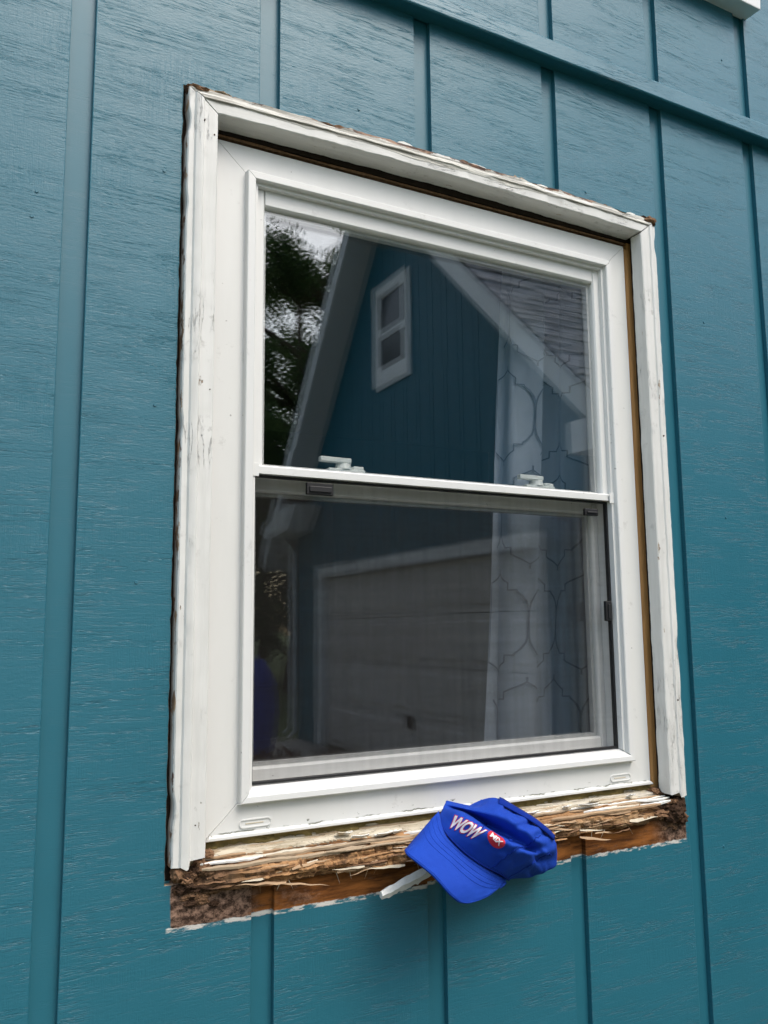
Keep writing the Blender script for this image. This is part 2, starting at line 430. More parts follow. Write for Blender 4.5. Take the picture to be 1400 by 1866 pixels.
# ------------------------------------------------------------------ the ground
g = MB(); g.grid([[(x, y, 0) for x in (-150, -40, 0, 40, 150)] for y in (-200, -60, -20, 0, 60, 200)])
tag(g.build('ground', 'grass', origin=(0, 0, 0)), 'green lawn around the house and garage', kind='structure')
g = MB(); g.prism([(-14, -10.4, .004), (3.95, -10.4, .004), (3.95, -3.6, .004), (-14, -5.2, .004)], (0, 0, .03))
tag(g.build('driveway', 'concrete'), 'pale concrete driveway in front of the garage door', kind='structure')
g = MB(); g.grid([[(x, y, .05 + .03 * nz(x * 3, y * 3)) for x in [-3 + .2 * i for i in range(36)]] for y in (-1., -.8, -.6, -.4, -.2, -.02)])
tag(g.build('mulch_bed', 'mulch', smooth=True), 'brown mulch bed along the foot of the wall', kind='structure')

# ------------------------------------------------------------------ the wall with the window
HX0, HX1, HZ0, HZ1 = -.5177, .5185, Zc(-.632), Zc(.608)     # hole cut in the siding
WX0, WX1 = -2.79, 4.7
GD = .0105                                                   # groove depth
wall = empty('siding_wall', (.9, .15, 0))
tag(wall, 'teal rough-sawn siding wall with vertical grooves around the window', 'wall')
def bow(x): return .0085 * max(0, 1 - (x / .512) ** 2)       # the old head board has crowned a little
def linspace(a, b, step):
    k = max(1, int(round((b - a) / step))); return [a + (b - a) * i / k for i in range(k + 1)]
def plank(x0, x1, z0, z1):
    xs, zs = [x0, x1], [z0, z1]
    hit = x1 > HX0 and x0 < HX1 and z1 > HZ0 and z0 < HZ1
    if hit:
        a, b = max(x0, HX0), min(x1, HX1)
        xs = sorted(set([x0, x1] + linspace(a, b, .009)))
        zs = sorted(set([z0, z1] + linspace(HZ0, HZ1, .009)))
    def inhole(i, j):
        if not hit: return False
        cx, cz = (xs[i] + xs[i + 1]) / 2, (zs[j] + zs[j + 1]) / 2
        return HX0 < cx < HX1 and HZ0 < cz < HZ1
    nx, nzz = len(xs) - 1, len(zs) - 1
    full = {(i, j) for i in range(nx) for j in range(nzz) if not inhole(i, j)}
    mb = MB(); fr, bk = {}, {}
    def P(i, j, back):
        d = bk if back else fr
        if (i, j) not in d:
            x, z = xs[i], zs[j]
            if hit:
                if x in (HX0, HX1) and HZ0 <= z <= HZ1: x += .0013 * nz(z * 55, x * 9) + .0012 * nz(z * 190, 3)
                if z in (HZ0, HZ1) and HX0 <= x <= HX1: z += (bow(x) if z == HZ1 else 0) + .0032 * nz(x * 40, z * 9) + .0014 * nz(x * 160, 7)
            d[(i, j)] = mb.vert(x, GD if back else 0., z)
        return d[(i, j)]
    for (i, j) in full:
        mb.face(P(i, j, 0), P(i + 1, j, 0), P(i + 1, j + 1, 0), P(i, j + 1, 0))
        for (di, dj, e0, e1) in ((-1, 0, (i, j), (i, j + 1)), (1, 0, (i + 1, j + 1), (i + 1, j)), (0, -1, (i + 1, j), (i, j)), (0, 1, (i, j + 1), (i + 1, j + 1))):
            q = (i + di, j + dj)
            if q not in full:
                hole = 0 <= q[0] < nx and 0 <= q[1] < nzz
                mb.face(P(*e0, 0), P(*e1, 0), P(*e1, 1), P(*e0, 1), m=1 if hole else 0)
    o = mb.build('plank', ['siding', 'tan_edge'], wall, fix=False)
    md = o.modifiers.new('bevel', 'BEVEL'); md.width = .0014; md.segments = 2; md.limit_method = 'ANGLE'; md.angle_limit = R(50)
    return o
GX0, GS, GW = -.6564, .3048, .036                            # grooves: right edge of the first, spacing, width
BELT0, BELT1 = Zc(.886), Zc(.931)
for k in range(-7, 18):
    a, b = GX0 + GS * k, GX0 + GS * (k + 1) - GW
    if b < WX0 or a > WX1: continue
    plank(max(a, WX0), min(b, WX1), .15, BELT1 - .012)
    plank(max(a, WX0), min(b, WX1), BELT1 - .003, 5.4)
# groove bottoms: one painted sheet with the window hole, and sheathing behind it, near-black for the shaded gaps
def holed(mb, x0, x1, z0, z1, hx0, hx1, hz0, hz1, y0, y1):
    mb.box(x0, hx0, y0, y1, z0, z1); mb.box(hx1, x1, y0, y1, z0, z1)
    mb.box(hx0 + .0002, hx1 - .0002, y0, y1, z0, hz0); mb.box(hx0 + .0002, hx1 - .0002, y0, y1, hz1, z1)
mb = MB(); holed(mb, WX0, WX1, .15, 5.4, HX0 + .001, HX1 - .001, HZ0 + .003, HZ1 + .0095, GD + .0004, GD + .0035)
mb.build('groove_sheet', 'siding_groove', wall)
mb = MB(); holed(mb, WX0, WX1, .15, 5.4, -.478, .478, Zc(-.61), Zc(.580), GD + .004, .030)
mb.build('sheathing', 'sheath_gap_shade', wall)
# horizontal drip board
mb = MB(); xs = linspace(WX0, WX1, .05); rows = []
for x in xs:
    e = .0012 * nz(x * 6, 1); rows.append([(x, .004, BELT0 + e), (x, -.0275, BELT0 + e), (x, -.030, BELT0 + .003 + e), (x, -.028 + .001 * nz(x * 5), BELT1 - .006 + e), (x, -.024, BELT1 - .001), (x, .004, BELT1 + .004)])
mb.grid(rows); mb.build('drip_board', 'siding', wall, bevel=.001)
mb = MB(); mb.box(WX0, WX1, -.02, .3, -.05, .149); mb.build('foundation', 'concrete', wall)
mb = MB(); mb.prism([(WX0 - .2, -.35, 5.38), (WX0 - .2, 4.2, 8.6), (WX0 - .2, 4.2, 8.75), (WX0 - .2, -.35, 5.55)], (WX1 - WX0 + .4, 0, 0)); mb.build('roof', 'shingle', wall)
for nm, bx in (('end_wall', (WX0, WX0 + .1, .031, 4.2, 0, 5.4)), ('end_wall', (WX1 - .1, WX1, .031, 4.2, 0, 5.4)), ('back_wall', (WX0, WX1, 4.1, 4.2, 0, 8.5))):
    mb = MB(); mb.box(*bx); mb.build(nm, 'teal_far', wall)
# nail heads and small dents in the paint
for (x, z) in ((-.545, .452), (-.73, .372), (-.735, .332), (-.55, .07), (.78, 1.08), (.69, -.04), (.62, -.72), (-.20, .66), (.33, .63), (.66, .4), (-.57, -.2)):
    mb = MB(); mb.tube([(x, .001, Zc(z)), (x, -.0014, Zc(z))], [.0032, .0024], 8); mb.build('nail_head', 'groove_teal', wall)

# ------------------------------------------------------------------ room behind the window
for nm, bx, mt in (('room_floor', (-2.2, 2.6, .13, 3.6, Zc(-1.55), Zc(-1.5)), 'room_floor'), ('room_ceiling', (-2.2, 2.6, .13, 3.6, Zc(.95), Zc(1.0)), 'room_paint'),
                   ('room_wall_back', (-2.2, 2.6, 3.6, 3.65, Zc(-1.5), Zc(.95)), 'room_paint'), ('room_wall_left', (-2.25, -2.2, .13, 3.6, Zc(-1.5), Zc(.95)), 'room_paint'),
                   ('room_wall_right', (2.6, 2.65, .13, 3.6, Zc(-1.5), Zc(.95)), 'room_paint')):
    mb = MB(); mb.box(*bx); tag(mb.build(nm, mt), 'plain inside of the dark room behind the window', kind='structure')
mb = MB(); holed(mb, -2.2, 2.6, Zc(-1.5), Zc(.95), -.46, .46, Zc(-.58), Zc(.55), .118, .13)
tag(mb.build('room_wall_front', 'room_paint'), 'inner face of the window wall', kind='structure')

# ------------------------------------------------------------------ the window
win = empty('window', (0, .04, Zc(-.585)))
tag(win, 'white double-hung vinyl window in weathered white wooden casing', 'window')
# wooden jamb liner round the vinyl frame; head coloured near-black as gap shade
for nm, bx, mt in (('jamb', (-.478, -.468, .031, .117, Zc(-.61), Zc(.56)), 'jamb_wood'), ('jamb', (.468, .478, .031, .117, Zc(-.61), Zc(.56)), 'jamb_wood'), ('head_jamb', (-.478, .478, .031, .117, Zc(.561), Zc(.580)), 'sheath_gap_shade')):
    mb = MB(); mb.box(*bx); mb.build(nm, mt, win)
mb = MB(); pts = []
for i, z in enumerate(linspace(Zc(-.60), Zc(.545), .012)):
    e = .0015 * nz(z * 20, 2); pts.append([(.4682, .031, z), (.462 + e, .033, z), (.460 + e, .050, z), (.4682, .055, z)])
mb.grid(pts); mb.build('shim', 'jamb_wood', win, smooth=True)
mb = MB(); rows = []
for x in linspace(-.463, .463, .02): rows.append([(x, .0305, Zc(.5545 + .0015 * nz(x * 12, 3))), (x, .0305, Zc(.5585 + .0015 * nz(x * 9, 6))), (x, .040, Zc(.5590)), (x, .040, Zc(.5540))])
mb.grid(rows, closed=True); mb.build('shim', 'rot_brown', win)
# old casing: moulded profile (distance inwards from the outer edge, depth)
PROF = [(0, .0135), (0, -.010), (.002, -.0125), (.010, -.013), (.0125, -.0165), (.020, -.0195), (.023, -.0195), (.0255, -.0170), (.046, -.0165), (.048, -.0150), (.048, .0135)]
CX, CT, CB = .512, Zc(.603), Zc(-.603)
def casing_side(sgn, mt):
    mb = MB(); rows = []
    zs = linspace(CB, CT, .008)
    for i, z in enumerate(zs):
        row = []
        for (wd, y) in PROF:
            zz = min(z, CT - wd * (.040 / .048) - .0006)       # mitre at the top
            if i == 0: zz = z + .006 * nz(wd * 120, sgn * 3) + (.004 if wd > .024 else -.004)
            e = .0007 * nz(zz * 25, wd * 40, sgn) + .0004 * nz(zz * 90, wd * 90, sgn)
            chip = max(0, nz(zz * 14, 5 + sgn * 7) - .28) * .010 if wd < .004 else 0
            row.append((sgn * (CX - wd - chip - e), y + e * 1.2, zz))
        rows.append(row)
    b = mb.grid(rows, closed=True); k = len(PROF)
    mb.face(*[b + j for j in range(k)])
    return mb.build('side_casing', mt, win, angle=28)
casing_side(-1, 'trim_side'); casing_side(1, 'trim_side_r')
mb = MB(); rows = []
for x in linspace(-CX, CX, .008):
    row = []
    for (wd, y) in PROF:
        t = wd * (.040 / .048); xx = max(-CX + wd + .0006, min(CX - wd - .0006, x))
        e = .0009 * nz(xx * 22, wd * 40, 4) + .0006 * nz(xx * 80, wd * 90, 5)
        chip = max(0, nz(xx * 13, 9) - .05) * .013 + max(0, nz(xx * 60, 2)) * .003 if wd < .004 else 0
        if xx > .475 and wd < .012: chip += (xx - .475) * .30
        if wd == .048 and y > 0: y = .0285
        row.append((xx, y + e * 1.3 + (.004 * max(0, nz(xx * 11, 1)) if .008 < wd < .024 else 0), CT + bow(xx) - t - chip - e))
    rows.append(row)
b = mb.grid(rows, closed=True); k = len(PROF)
mb.face(*[b + j for j in range(k)]); mb.face(*[b + (len(rows) - 1) * k + j for j in range(k)])
mb.build('head_casing', 'trim_head', win, angle=28)
# crumbs of wood and paint on the torn upper edge
for i in range(46):
    x = -CX + .02 + random.random() * (2 * CX - .04); L = random.uniform(.006, .034); h = random.uniform(.002, .006)
    mb = MB(); y0 = random.uniform(-.012, -.002); z0 = CT + bow(x) - random.uniform(.001, .005)
    mb.prism([(x - L / 2, y0, z0), (x + L / 2, y0, z0 + random.uniform(-.002, .001)), (x + L * .3, y0, z0 + h * .7), (x - L * .1, y0, z0 + h), (x - L * .4, y0, z0 + h * .5)], (0, random.uniform(.003, .008), 0))
    mb.build('paint_flake', random.choice(['rot_brown', 'flake_cream', 'tan_edge', 'flake_white', 'rot_brown']), win)

# vinyl main frame: four mitred lengths
FX, FT, FB = .455, Zc(.5475), Zc(-.585)
PS = [(0, .085), (0, .028), (.002, .026), (.051, .026), (.052, .0245), (.0525, .0135), (.054, .012), (.0655, .012), (.067, .0135), (.0675, .022), (.0735, .022), (.074, .024), (.074, .085)]
PB = [(0, .085), (0, .020), (.0012, .018), (.0045, .018), (.006, .0195), (.0075, .0235), (.044, .0235), (.0495, .022), (.0505, .011), (.052, .010), (.0600, .0105), (.0615, .012), (.0715, .030), (.0725, .085)]
g2 = .0005
def rail(name, pts_a, pts_b, mt='vinyl', parent=win, ang=30, bev=0):
    mb = MB(); b = mb.grid([pts_a, pts_b], closed=True); k = len(pts_a)
    mb.face(*[b + j for j in range(k)]); mb.face(*[b + k + j for j in range(k)])
    return mb.build(name, mt, parent, angle=ang, bevel=bev)
for sgn in (-1, 1):
    rail('frame_side', [(sgn * (FX - wd), y, FB + wd * (.0725 / .074) + g2) for wd, y in PS], [(sgn * (FX - wd), y, FT - wd * (.0695 / .074) - g2) for wd, y in PS])
PT = [(wd * (.0695 / .074), y) for wd, y in PS]
rail('frame_head', [(-FX + wd * (.074 / .0695) + g2, y, FT - wd) for wd, y in PT], [(FX - wd * (.074 / .0695) - g2, y, FT - wd) for wd, y in PT])
fb = rail('frame_bottom', [(-FX + wd * (.074 / .0725) + g2, y, FB + wd) for wd, y in PB], [(FX - wd * (.074 / .0725) - g2, y, FB + wd) for wd, y in PB])
def stadium(cx, cz, L, h, y, t, d, name, mt, parent):
    mb = MB(); o_, i_ = [], []
    for k in range(24):
        a = 2 * math.pi * k / 24; ex = (L / 2 - h / 2) * (1 if math.cos(a) > 0 else -1)
        o_.append((cx + ex + h / 2 * math.cos(a), cz + h / 2 * math.sin(a))); hh = h / 2 - t
        i_.append((cx + ex + hh * math.cos(a), cz + hh * math.sin(a)))
    mb.grid([[(x, y, z) for x, z in o_], [(x, y - d, z) for x, z in o_], [(x, y - d, z) for x, z in i_], [(x, y - .0006, z) for x, z in i_]], closed=True)
    b = len(mb.v) - 24; mb.face(*range(b, b + 24))
    return mb.build(name, mt, parent)
for cx in (-.375, .372):
    s_ = stadium(cx, Zc(-.5655), .052, .013, .0235, .0016, .0022, 'weep_cover', 'vinyl', fb)
    mb = MB(); mb.box(cx - .016, cx + .013, .0222, .0234, Zc(-.5665), Zc(-.5650)); mb.build('weep_slot', 'flake_cream', fb)

# upper sash (outer track)
SX = .3815
def sash(name, x_in, zt0, zt1, zb0, zb1, yf, yb, gy, notch):
    s = empty(name, (0, yf, zb0)); s.parent = win; s.location = Vector((0, yf, zb0)) - Vector(ORG[win.name])
    for sgn in (-1, 1):
        mb = MB(); a, b_ = (sgn * SX, sgn * x_in); x0, x1 = min(a, b_), max(a, b_)
        mb.prism([(a, yf, zb0), (b_ + sgn * .003, yf, zb0), (b_, yf + .004, zb0), (b_, yb, zb0), (a, yb, zb0)], (0, 0, zt1 - zb0)); mb.build('stile', 'vinyl', s, bevel=.0008)
    mb = MB(); mb.prism([(-x_in, yf + .0005, zt1), (-x_in, yf + .0005, zt0 + .003), (-x_in, yf + .004, zt0), (-x_in, yb, zt0), (-x_in, yb, zt1)], (2 * x_in, 0, 0)); mb.build('top_rail', 'vinyl', s, bevel=.0008)
    mb = MB(); mb.prism([(-x_in, yf + .0005, zb0), (-x_in, yf + .0005, zb1 - .003), (-x_in, yf + .004, zb1), (-x_in, yb, zb1), (-x_in, yb, zb0)], (2 * x_in, 0, 0)); mb.build('bottom_rail', 'vinyl', s, bevel=.0008)
    for k, y in enumerate((gy, gy + .016)):
        tl = .0006 * (1 if k else -1)
        mb = MB(); t_ = .0028
        mb.prism([(-x_in - .004, y, zb1 - .004), (x_in + .004, y + tl, zb1 - .004), (x_in + .004, y + tl, zt0 + .004), (-x_in - .004, y - tl, zt0 + .004)], (0, t_, 0)); mb.build('glass_pane', 'glass', s)
    mb = MB(); h_ = x_in
    for bx in ((-h_, -h_ + .006, zb1, zt0), (h_ - .006, h_, zb1, zt0), (-h_ + .006, h_ - .006, zb1, zb1 + .006), (-h_ + .006, h_ - .006, zt0 - .006, zt0)): mb.box(bx[0], bx[1], gy + .004, gy + .0155, bx[2], bx[3])
    mb.build('glass_spacer', 'soffit_white', s)
    return s
up = sash('upper_sash', .365, Zc(.449), Zc(.478), Zc(-.0185), Zc(-.0045), .031, .060, .041, 0)
mb = MB(); mb.prism([(-SX, .0245, Zc(-.0185)), (-SX, .0245, Zc(-.0062)), (-SX, .0262, Zc(-.0042)), (-SX, .0305, Zc(-.0036)), (-SX, .0305, Zc(-.0185))], (2 * SX, 0, 0)); mb.build('rail_cover', 'vinyl', up, bevel=.0006)
for sgn in (-1, 1):
    mb = MB(); mb.box(sgn * SX - .006, sgn * SX + .006, .0200, .0218, Zc(-.024), Zc(-.002)); mb.build('corner_clip', 'vinyl', up, bevel=.0005)
lo = sash('lower_sash', .366, Zc(-.041), Zc(.004), Zc(-.512), Zc(-.491), .066, .096, .075, 0)
# sash locks standing on the lower sash, seen through the upper glass
for cx in (-.2, .232):
    mb = MB(); z0 = Zc(.0045)
    mb.box(cx - .030, cx + .042, .068, .094, z0, z0 + .006)
    base = mb.build('sash_lock', 'lock_white', lo, bevel=.0012)
    mb = MB(); mb.tube([(cx + .004, .081, z0 + .006), (cx + .004, .081, z0 + .017)], [.016, .013], 16)
    mb.build('lock_cam', 'lock_white', base, angle=35)
    mb = MB(); mb.prism([(cx - .046, .066, z0 + .017), (cx + .014, .068, z0 + .017), (cx + .020, .080, z0 + .017), (cx + .006, .094, z0 + .017), (cx - .014, .083, z0 + .017), (cx - .046, .078, z0 + .017)], (0, 0, .0085)); mb.build('lock_lever', 'lock_white', base, bevel=.0015)
    mb = MB(); mb.box(cx + .020, cx + .040, .070, .092, z0 + .006, z0 + .0125); mb.build('lock_keeper', 'lock_white', base, bevel=.0015)
# half insect screen in front of the lower sash
scr = empty('insect_screen', (0, .036, Zc(-.512))); scr.parent = win; scr.location = Vector((0, .036, Zc(-.512))) - Vector(ORG[win.name])
mb = MB(); mb.grid([[(x, .0385 + .0008 * nz(x * 4, z * 4), z) for x in linspace(-.377, .377, .06)] for z in linspace(Zc(-.508), Zc(-.022), .06)]); mb.build('mesh_sheet', 'screen', scr, smooth=True)
for nm, bx in (('screen_gap_frame', (-.3808, -.3765, .034, .043, Zc(-.5115), Zc(-.0195))), ('screen_gap_frame', (.3765, .3808, .034, .043, Zc(-.5115), Zc(-.0195))), ('screen_gap_frame', (-.3763, .3763, .034, .043, Zc(-.5115), Zc(-.5075))), ('screen_gap_frame', (-.3763, .3763, .034, .043, Zc(-.0225), Zc(-.0195)))):  # coloured black to draw the dark gap round the mesh
    mb = MB(); mb.box(*bx); mb.build(nm, 'dark_plastic', scr, bevel=.0006)
for (x0, x1, z0, z1) in ((-.287, -.238, -.046, -.026), (.318, .352, -.050, -.036), (.362, .3765, -.262, -.222)):
    mb = MB(); mb.box(x0, x1, .0300, .0380, Zc(z0), Zc(z1)); mb.box(x0 + .004, x1 - .004, .0270, .0301, Zc(z0) + .004, Zc(z1) - .006); mb.build('screen_latch', 'dark_plastic', scr, bevel=.0012)

# ------------------------------------------------------------------ curtain in the room
cur = empty('curtain', (.45, .19, Zc(-1.3)))
tag(cur, 'pale blue-grey curtain with dark trellis pattern behind the right of the window', 'curtain')
def curt(a, z):                              # a: metres of cloth from the leading edge
    xl = .214 + .075 * z
    ph = 2 * math.pi * (a / .185 + .04 * math.sin(z * 3))
    x = xl + a * .80 + .014 * math.sin(ph * 2 + .6)
    y = .190 + .022 * math.sin(ph + 1.2) + .006 * math.sin(2.3 * ph + z * 4)
    return Vector((x, y, Zc(z)))
mb = MB(); mb.grid([[curt(a, z) for a in linspace(0, .9, .008)] for z in linspace(-1.3, .80, .05)]); mb.build('cloth', 'curtain', cur, smooth=True)
TW, TH = .125, .225
unit = [(0, 0), (.0, .045), (.10, .085), (.24, .135), (.24, .20), (.36, .20), (.36, .215), (.42, .255), (.47, .31), (.495, .37), (.5, .43), (.5, .5)]
half = unit + [(x, 1 - z) for x, z in reversed(unit[:-1])]
def ribbon(mb, pts):
    ps = []
    for i in range(len(pts) - 1):
        (a0, z0), (a1, z1) = pts[i], pts[i + 1]; k = max(1, int(math.hypot(a1 - a0, z1 - z0) / .008))
        ps += [(a0 + (a1 - a0) * j / k, z0 + (z1 - z0) * j / k) for j in range(k)]
    ps.append(pts[-1]); rows = []
    for i, p in enumerate(ps):
        q0, q1 = ps[max(0, i - 1)], ps[min(len(ps) - 1, i + 1)]; d = Vector((q1[0] - q0[0], q1[1] - q0[1])).normalized(); nrm = Vector((-d.y, d.x)) * .0017
        r = []
        for s in (-1, 1):
            c = curt(max(0, p[0] + nrm.x * s), p[1] + nrm.y * s); r.append((c.x - .001, c.y - .0035, c.z))
        rows.append(r)
    mb.grid(rows)
mb = MB()
for cxi in range(-1, 6):
    for r_ in range(-5, 4):
        for s in (-1, 1):
            a0 = cxi * TW + (TW / 2 if r_ % 2 else 0) + .03
            pts = [(a0 + s * x * TW, (r_ + z) * TH + .075) for x, z in half]
            pts = [p for p in pts if 0 <= p[0] <= .9]
            if len(pts) > 1: ribbon(mb, pts)
mb.build('trellis_print', 'curtain_line', cur, fix=False)

# ------------------------------------------------------------------ rotten sill
sill = empty('rotten_sill', (0, 0, Zc(-.66)))
tag(sill, 'rotted broken wooden window sill with splintered front and peeling white paint', 'window sill')
def chunk(x, f, s=0.):                       # stepped noise: breaks across the grain
    return nz(math.floor(x * f + .7 * nz(x * f * .6, s)) * 1.7, s)
def front_y(x): return -.020 + .013 * chunk(x, 17, 1) + .006 * nz(x * 60, 2) + .004 * nz(x * 190, 6) + (.030 * max(0, (abs(x + .01) - .40) / .1) if abs(x) > .40 else 0)
mb = MB(); rows = []
for x in linspace(-.505, .512, .0036):
    fy = front_y(x); end = max(0, abs(x + .005) - .42) / .09
    drop = .012 * end + .004 * end * nz(x * 80, 3)
    row = []
    prof = [(.060, -.594), (.028, -.600), (.010, -.6055), (-.004, -.611), (fy + .004, -.617), (fy, -.621), (fy - .002, -.626), (fy - .004, -.631), (fy - .003, -.636), (fy + .001, -.641), (fy + .004, -.646), (fy + .010, -.6495), (.012, -.652), (.060, -.652)]
    for j, (y, z) in enumerate(prof):
        k = 1 if 3 <= j <= 11 else .25
        gy = k * (.0055 * nz(x * 9, j * 3.7) + .0080 * chunk(x, 26 + 5 * (j % 3), j * 2.9) + .002 * nz(x * 130, j * 5.1))
        gz = k * (.0030 * nz(x * 11, j * 4.3, 7) + .0036 * chunk(x, 22 + 4 * (j % 4), j * 1.9 + 50))
        row.append((x, max(y + gy, -.046), Zc(z - drop + gz)))
    rows.append(row)
b = mb.grid(rows, closed=True); k = len(rows[0]); mb.face(*[b + j for j in range(k)]); mb.face(*[b + (len(rows) - 1) * k + j for j in range(k)])
mb.build('sill_wood', 'rotten_wood', sill)
# the weathered painted skin still lying on top, with a torn front edge
def skin(name, x0, x1, seed, yoff, lift, mt, torn):
    mb = MB(); rows = []
    for x in linspace(x0, x1, .0035):
        e = front_y(x) + yoff + torn * chunk(x, 30, seed) + torn * .6 * nz(x * 45, seed) + .003 * nz(x * 220, seed)
        tip = min(1, (x - x0) / .03, (x1 - x) / .03); e = .030 + (e - .030) * max(.15, tip)
        row = []
        for i in range(8):
            u = i / 7; y = .052 + (e - .052) * u
            zb = -.5932 - (.052 - y) * .27
            row.append((x, y, Zc(zb + lift + .003 * u * u * nz(x * 24, seed + 3) + .0012 * nz(x * 40, u * 6, seed))))
        rows.append(row)
    mb.grid(rows); return mb.build(name, mt, sill, solid=.0022, fix=False)
skin('paint_skin', -.462, .455, 3, .026, .0012, 'sill_paint', .010)
def fibre(x0, x1, y, wd, th, z_off, mt, seed):
    mb = MB(); rows = []; n_ = max(6, int((x1 - x0) / .005))
    for i in range(n_ + 1):
        u = i / n_; x = x0 + (x1 - x0) * u
        tp = min(1, u * (x1 - x0) / .018 * random.uniform(.7, 1.2), (1 - u) * (x1 - x0) / .018 * random.uniform(.7, 1.2)); tp = max(.06, tp)
        yy = y + .0022 * nz(x * 17, seed) + .0010 * nz(x * 70, seed); w2 = wd * tp * (.75 + .5 * abs(nz(x * 40, seed + 5)) + .22 * nz(x * 150, seed))
        zt = Zc(-.5932 - (.052 - yy) * .27 + z_off + .0022 * nz(x * 21, seed + 2) + .0008 * nz(x * 120, seed + 3)); t2 = th * (.5 + .5 * tp)
        rows.append([(x, yy + w2, zt - t2), (x, yy + w2 * .8, zt), (x, yy - w2 * .1, zt + .0006 * nz(x * 160, seed)), (x, yy - w2, zt - t2 * .4), (x, yy - w2 * .8, zt - t2 * 1.3)])
    b_ = mb.grid(rows, closed=True); mb.face(*range(b_, b_ + 5)); mb.face(*[b_ + n_ * 5 + j for j in range(5)])
    mb.build('splinter', mt, sill)
sd = 0
for r_ in range(17):
    y = .044 - r_ * .0046; x = -.475 + random.uniform(0, .03)
    while x < .455:
        L = random.uniform(.06, .30); x1 = min(x + L, .468); lim = front_y((x + x1) / 2); sd += 1
        miss = 0 if y > .010 else (.14 if x > -.1 else .34) if y > -.004 else (.40 if x > .0 else .66)
        if y > lim - .012 and random.random() > miss and x1 - x > .03:
            if y > .010: mt = random.choice(['fibre_grey', 'fibre_grey', 'fibre_cream', 'fibre_cream', 'fibre_tan'])
            elif x > -.25: mt = random.choice(['flake_white', 'flake_white', 'fibre_cream', 'splinter_wood', 'fibre_tan'])
            else: mt = random.choice(['fibre_cream', 'fibre_tan', 'splinter_wood', 'rotten_wood', 'flake_white'])
            fibre(x, x1, y, random.uniform(.0022, .0040), random.uniform(.002, .0045), random.uniform(-.0008, .0035), mt, sd * 1.7)
        x = x1 + random.uniform(-.012, .012)
# loose splinters along the broken front
protos = []
for i in range(7):
    mb = MB(); L = 1.; w_ = random.uniform(.035, .07); rows = []
    for j in range(6):
        u = j / 5; t_ = (1 - u) ** .7 * (.5 + .5 * min(1, u * 6)); jj = random.uniform(-.02, .02)
        rows.append([(u, jj - w_ * t_, jj * .6 - w_ * .5 * t_), (u, jj - w_ * .2 * t_, jj * .6 + w_ * .6 * t_), (u, jj + w_ * t_, jj * .6 + w_ * .1 * t_), (u, jj + w_ * .3 * t_, jj * .6 - w_ * .6 * t_)])
    mb.grid(rows, closed=True); mb.face(0, 1, 2, 3)
    protos.append(mb)
def splinter(x, y, z, L, sx, rz, ry, mt, k, name='splinter', thick=1.):
    p = protos[k]; M = Matrix.Translation((x, y, z)) @ Matrix.Rotation(rz, 4, 'Z') @ Matrix.Rotation(ry, 4, 'Y')
    q = MB(); q.f = list(p.f); q.mi = list(p.mi)
    q.v = [tuple(M @ Vector((v[0] * L * sx, v[1] * L * thick, v[2] * L * thick))) for v in p.v]
    return q.build(name, mt, sill)
for i in range(110):
    x = random.uniform(-.45, .46); z = random.uniform(-.650, -.618); L = random.uniform(.022, .085)
    sx = random.choice((-1, 1)); y = front_y(x) - random.uniform(.0, .006)
    mt = random.choice(['splinter_wood', 'splinter_wood', 'rotten_wood', 'rot_brown', 'flake_cream']) if abs(x) < .38 else random.choice(['rot_brown', 'rot_dark', 'rotten_wood'])
    splinter(x, y, Zc(z), L, sx, random.uniform(-.10, .10), random.uniform(-.16, .16), mt, i % 7, thick=random.uniform(.7, 1.3))
for i in range(26):                          # hairs of wood hanging from the underside
    x = random.uniform(-.40, .45); L = random.uniform(.010, .026)
    splinter(x, front_y(x) + random.uniform(0, .008), Zc(-.646), L, random.choice((-1, 1)), random.uniform(-.3, .3), random.choice((-1, 1)) * random.uniform(.9, 1.5), random.choice(['splinter_wood', 'flake_cream', 'rotten_wood']), i % 7)
for i in range(13):                          # curled white paint flakes
    x = random.choice((random.uniform(-.24, -.06), random.uniform(.13, .40), random.uniform(-.42, .4))); y = random.uniform(-.026, .012); L = random.uniform(.012, .042); wd = random.uniform(.004, .009)
    zb = Zc(-.5932 - (.052 - y) * .27 + .0055); mb = MB(); rows = []
    a0 = random.uniform(-.25, .25)
    for j in range(6):
        u = j / 5 - .5; r = []
        for s in (-1, 0, 1):
            lx, ly = u * L, s * wd * (1 - 1.6 * u * u) + .0015 * random.uniform(-1, 1)
            r.append((x + lx * math.cos(a0) - ly * math.sin(a0), y + lx * math.sin(a0) + ly * math.cos(a0), zb + .0025 * s * s + .004 * abs(u) - ly * .3))
        rows.append(r)
    mb.grid(rows); mb.build('paint_flake', random.choice(['flake_white', 'flake_white', 'flake_cream']), sill, solid=.0012)
# long strip of painted wood hanging off to the left of the cap
mb = MB(); rows = []
p0, p1 = Vector((-.062, -.032, Zc(-.650))), Vector((-.196, -.050, Zc(-.680)))
for j in range(30):
    u = j / 29; c = p0.lerp(p1, u); hgt = (.0108 - .0030 * u) * (1 + .3 * nz(u * 7, 3)); 
    if u > .9: hgt *= 1 - (u - .9) * 3
    c.z += .0015 * nz(u * 9, 1)
    rows.append([(c.x + .002 * nz(u * 20, 5), c.y - .002 - .0012 * nz(u * 15, 2), c.z + hgt), (c.x, c.y - .0065, c.z + hgt * .2 * nz(u * 12, 8)), (c.x + .003 * nz(u * 22, 7), c.y - .003, c.z - hgt * (1 + .35 * nz(u * 26, 6))), (c.x, c.y + .004, c.z - hgt * .6), (c.x, c.y + .004, c.z + hgt * .7)])
b = mb.grid(rows, closed=True); mb.face(*range(5)); mb.face(*[b + 29 * 5 + j for j in range(5)])
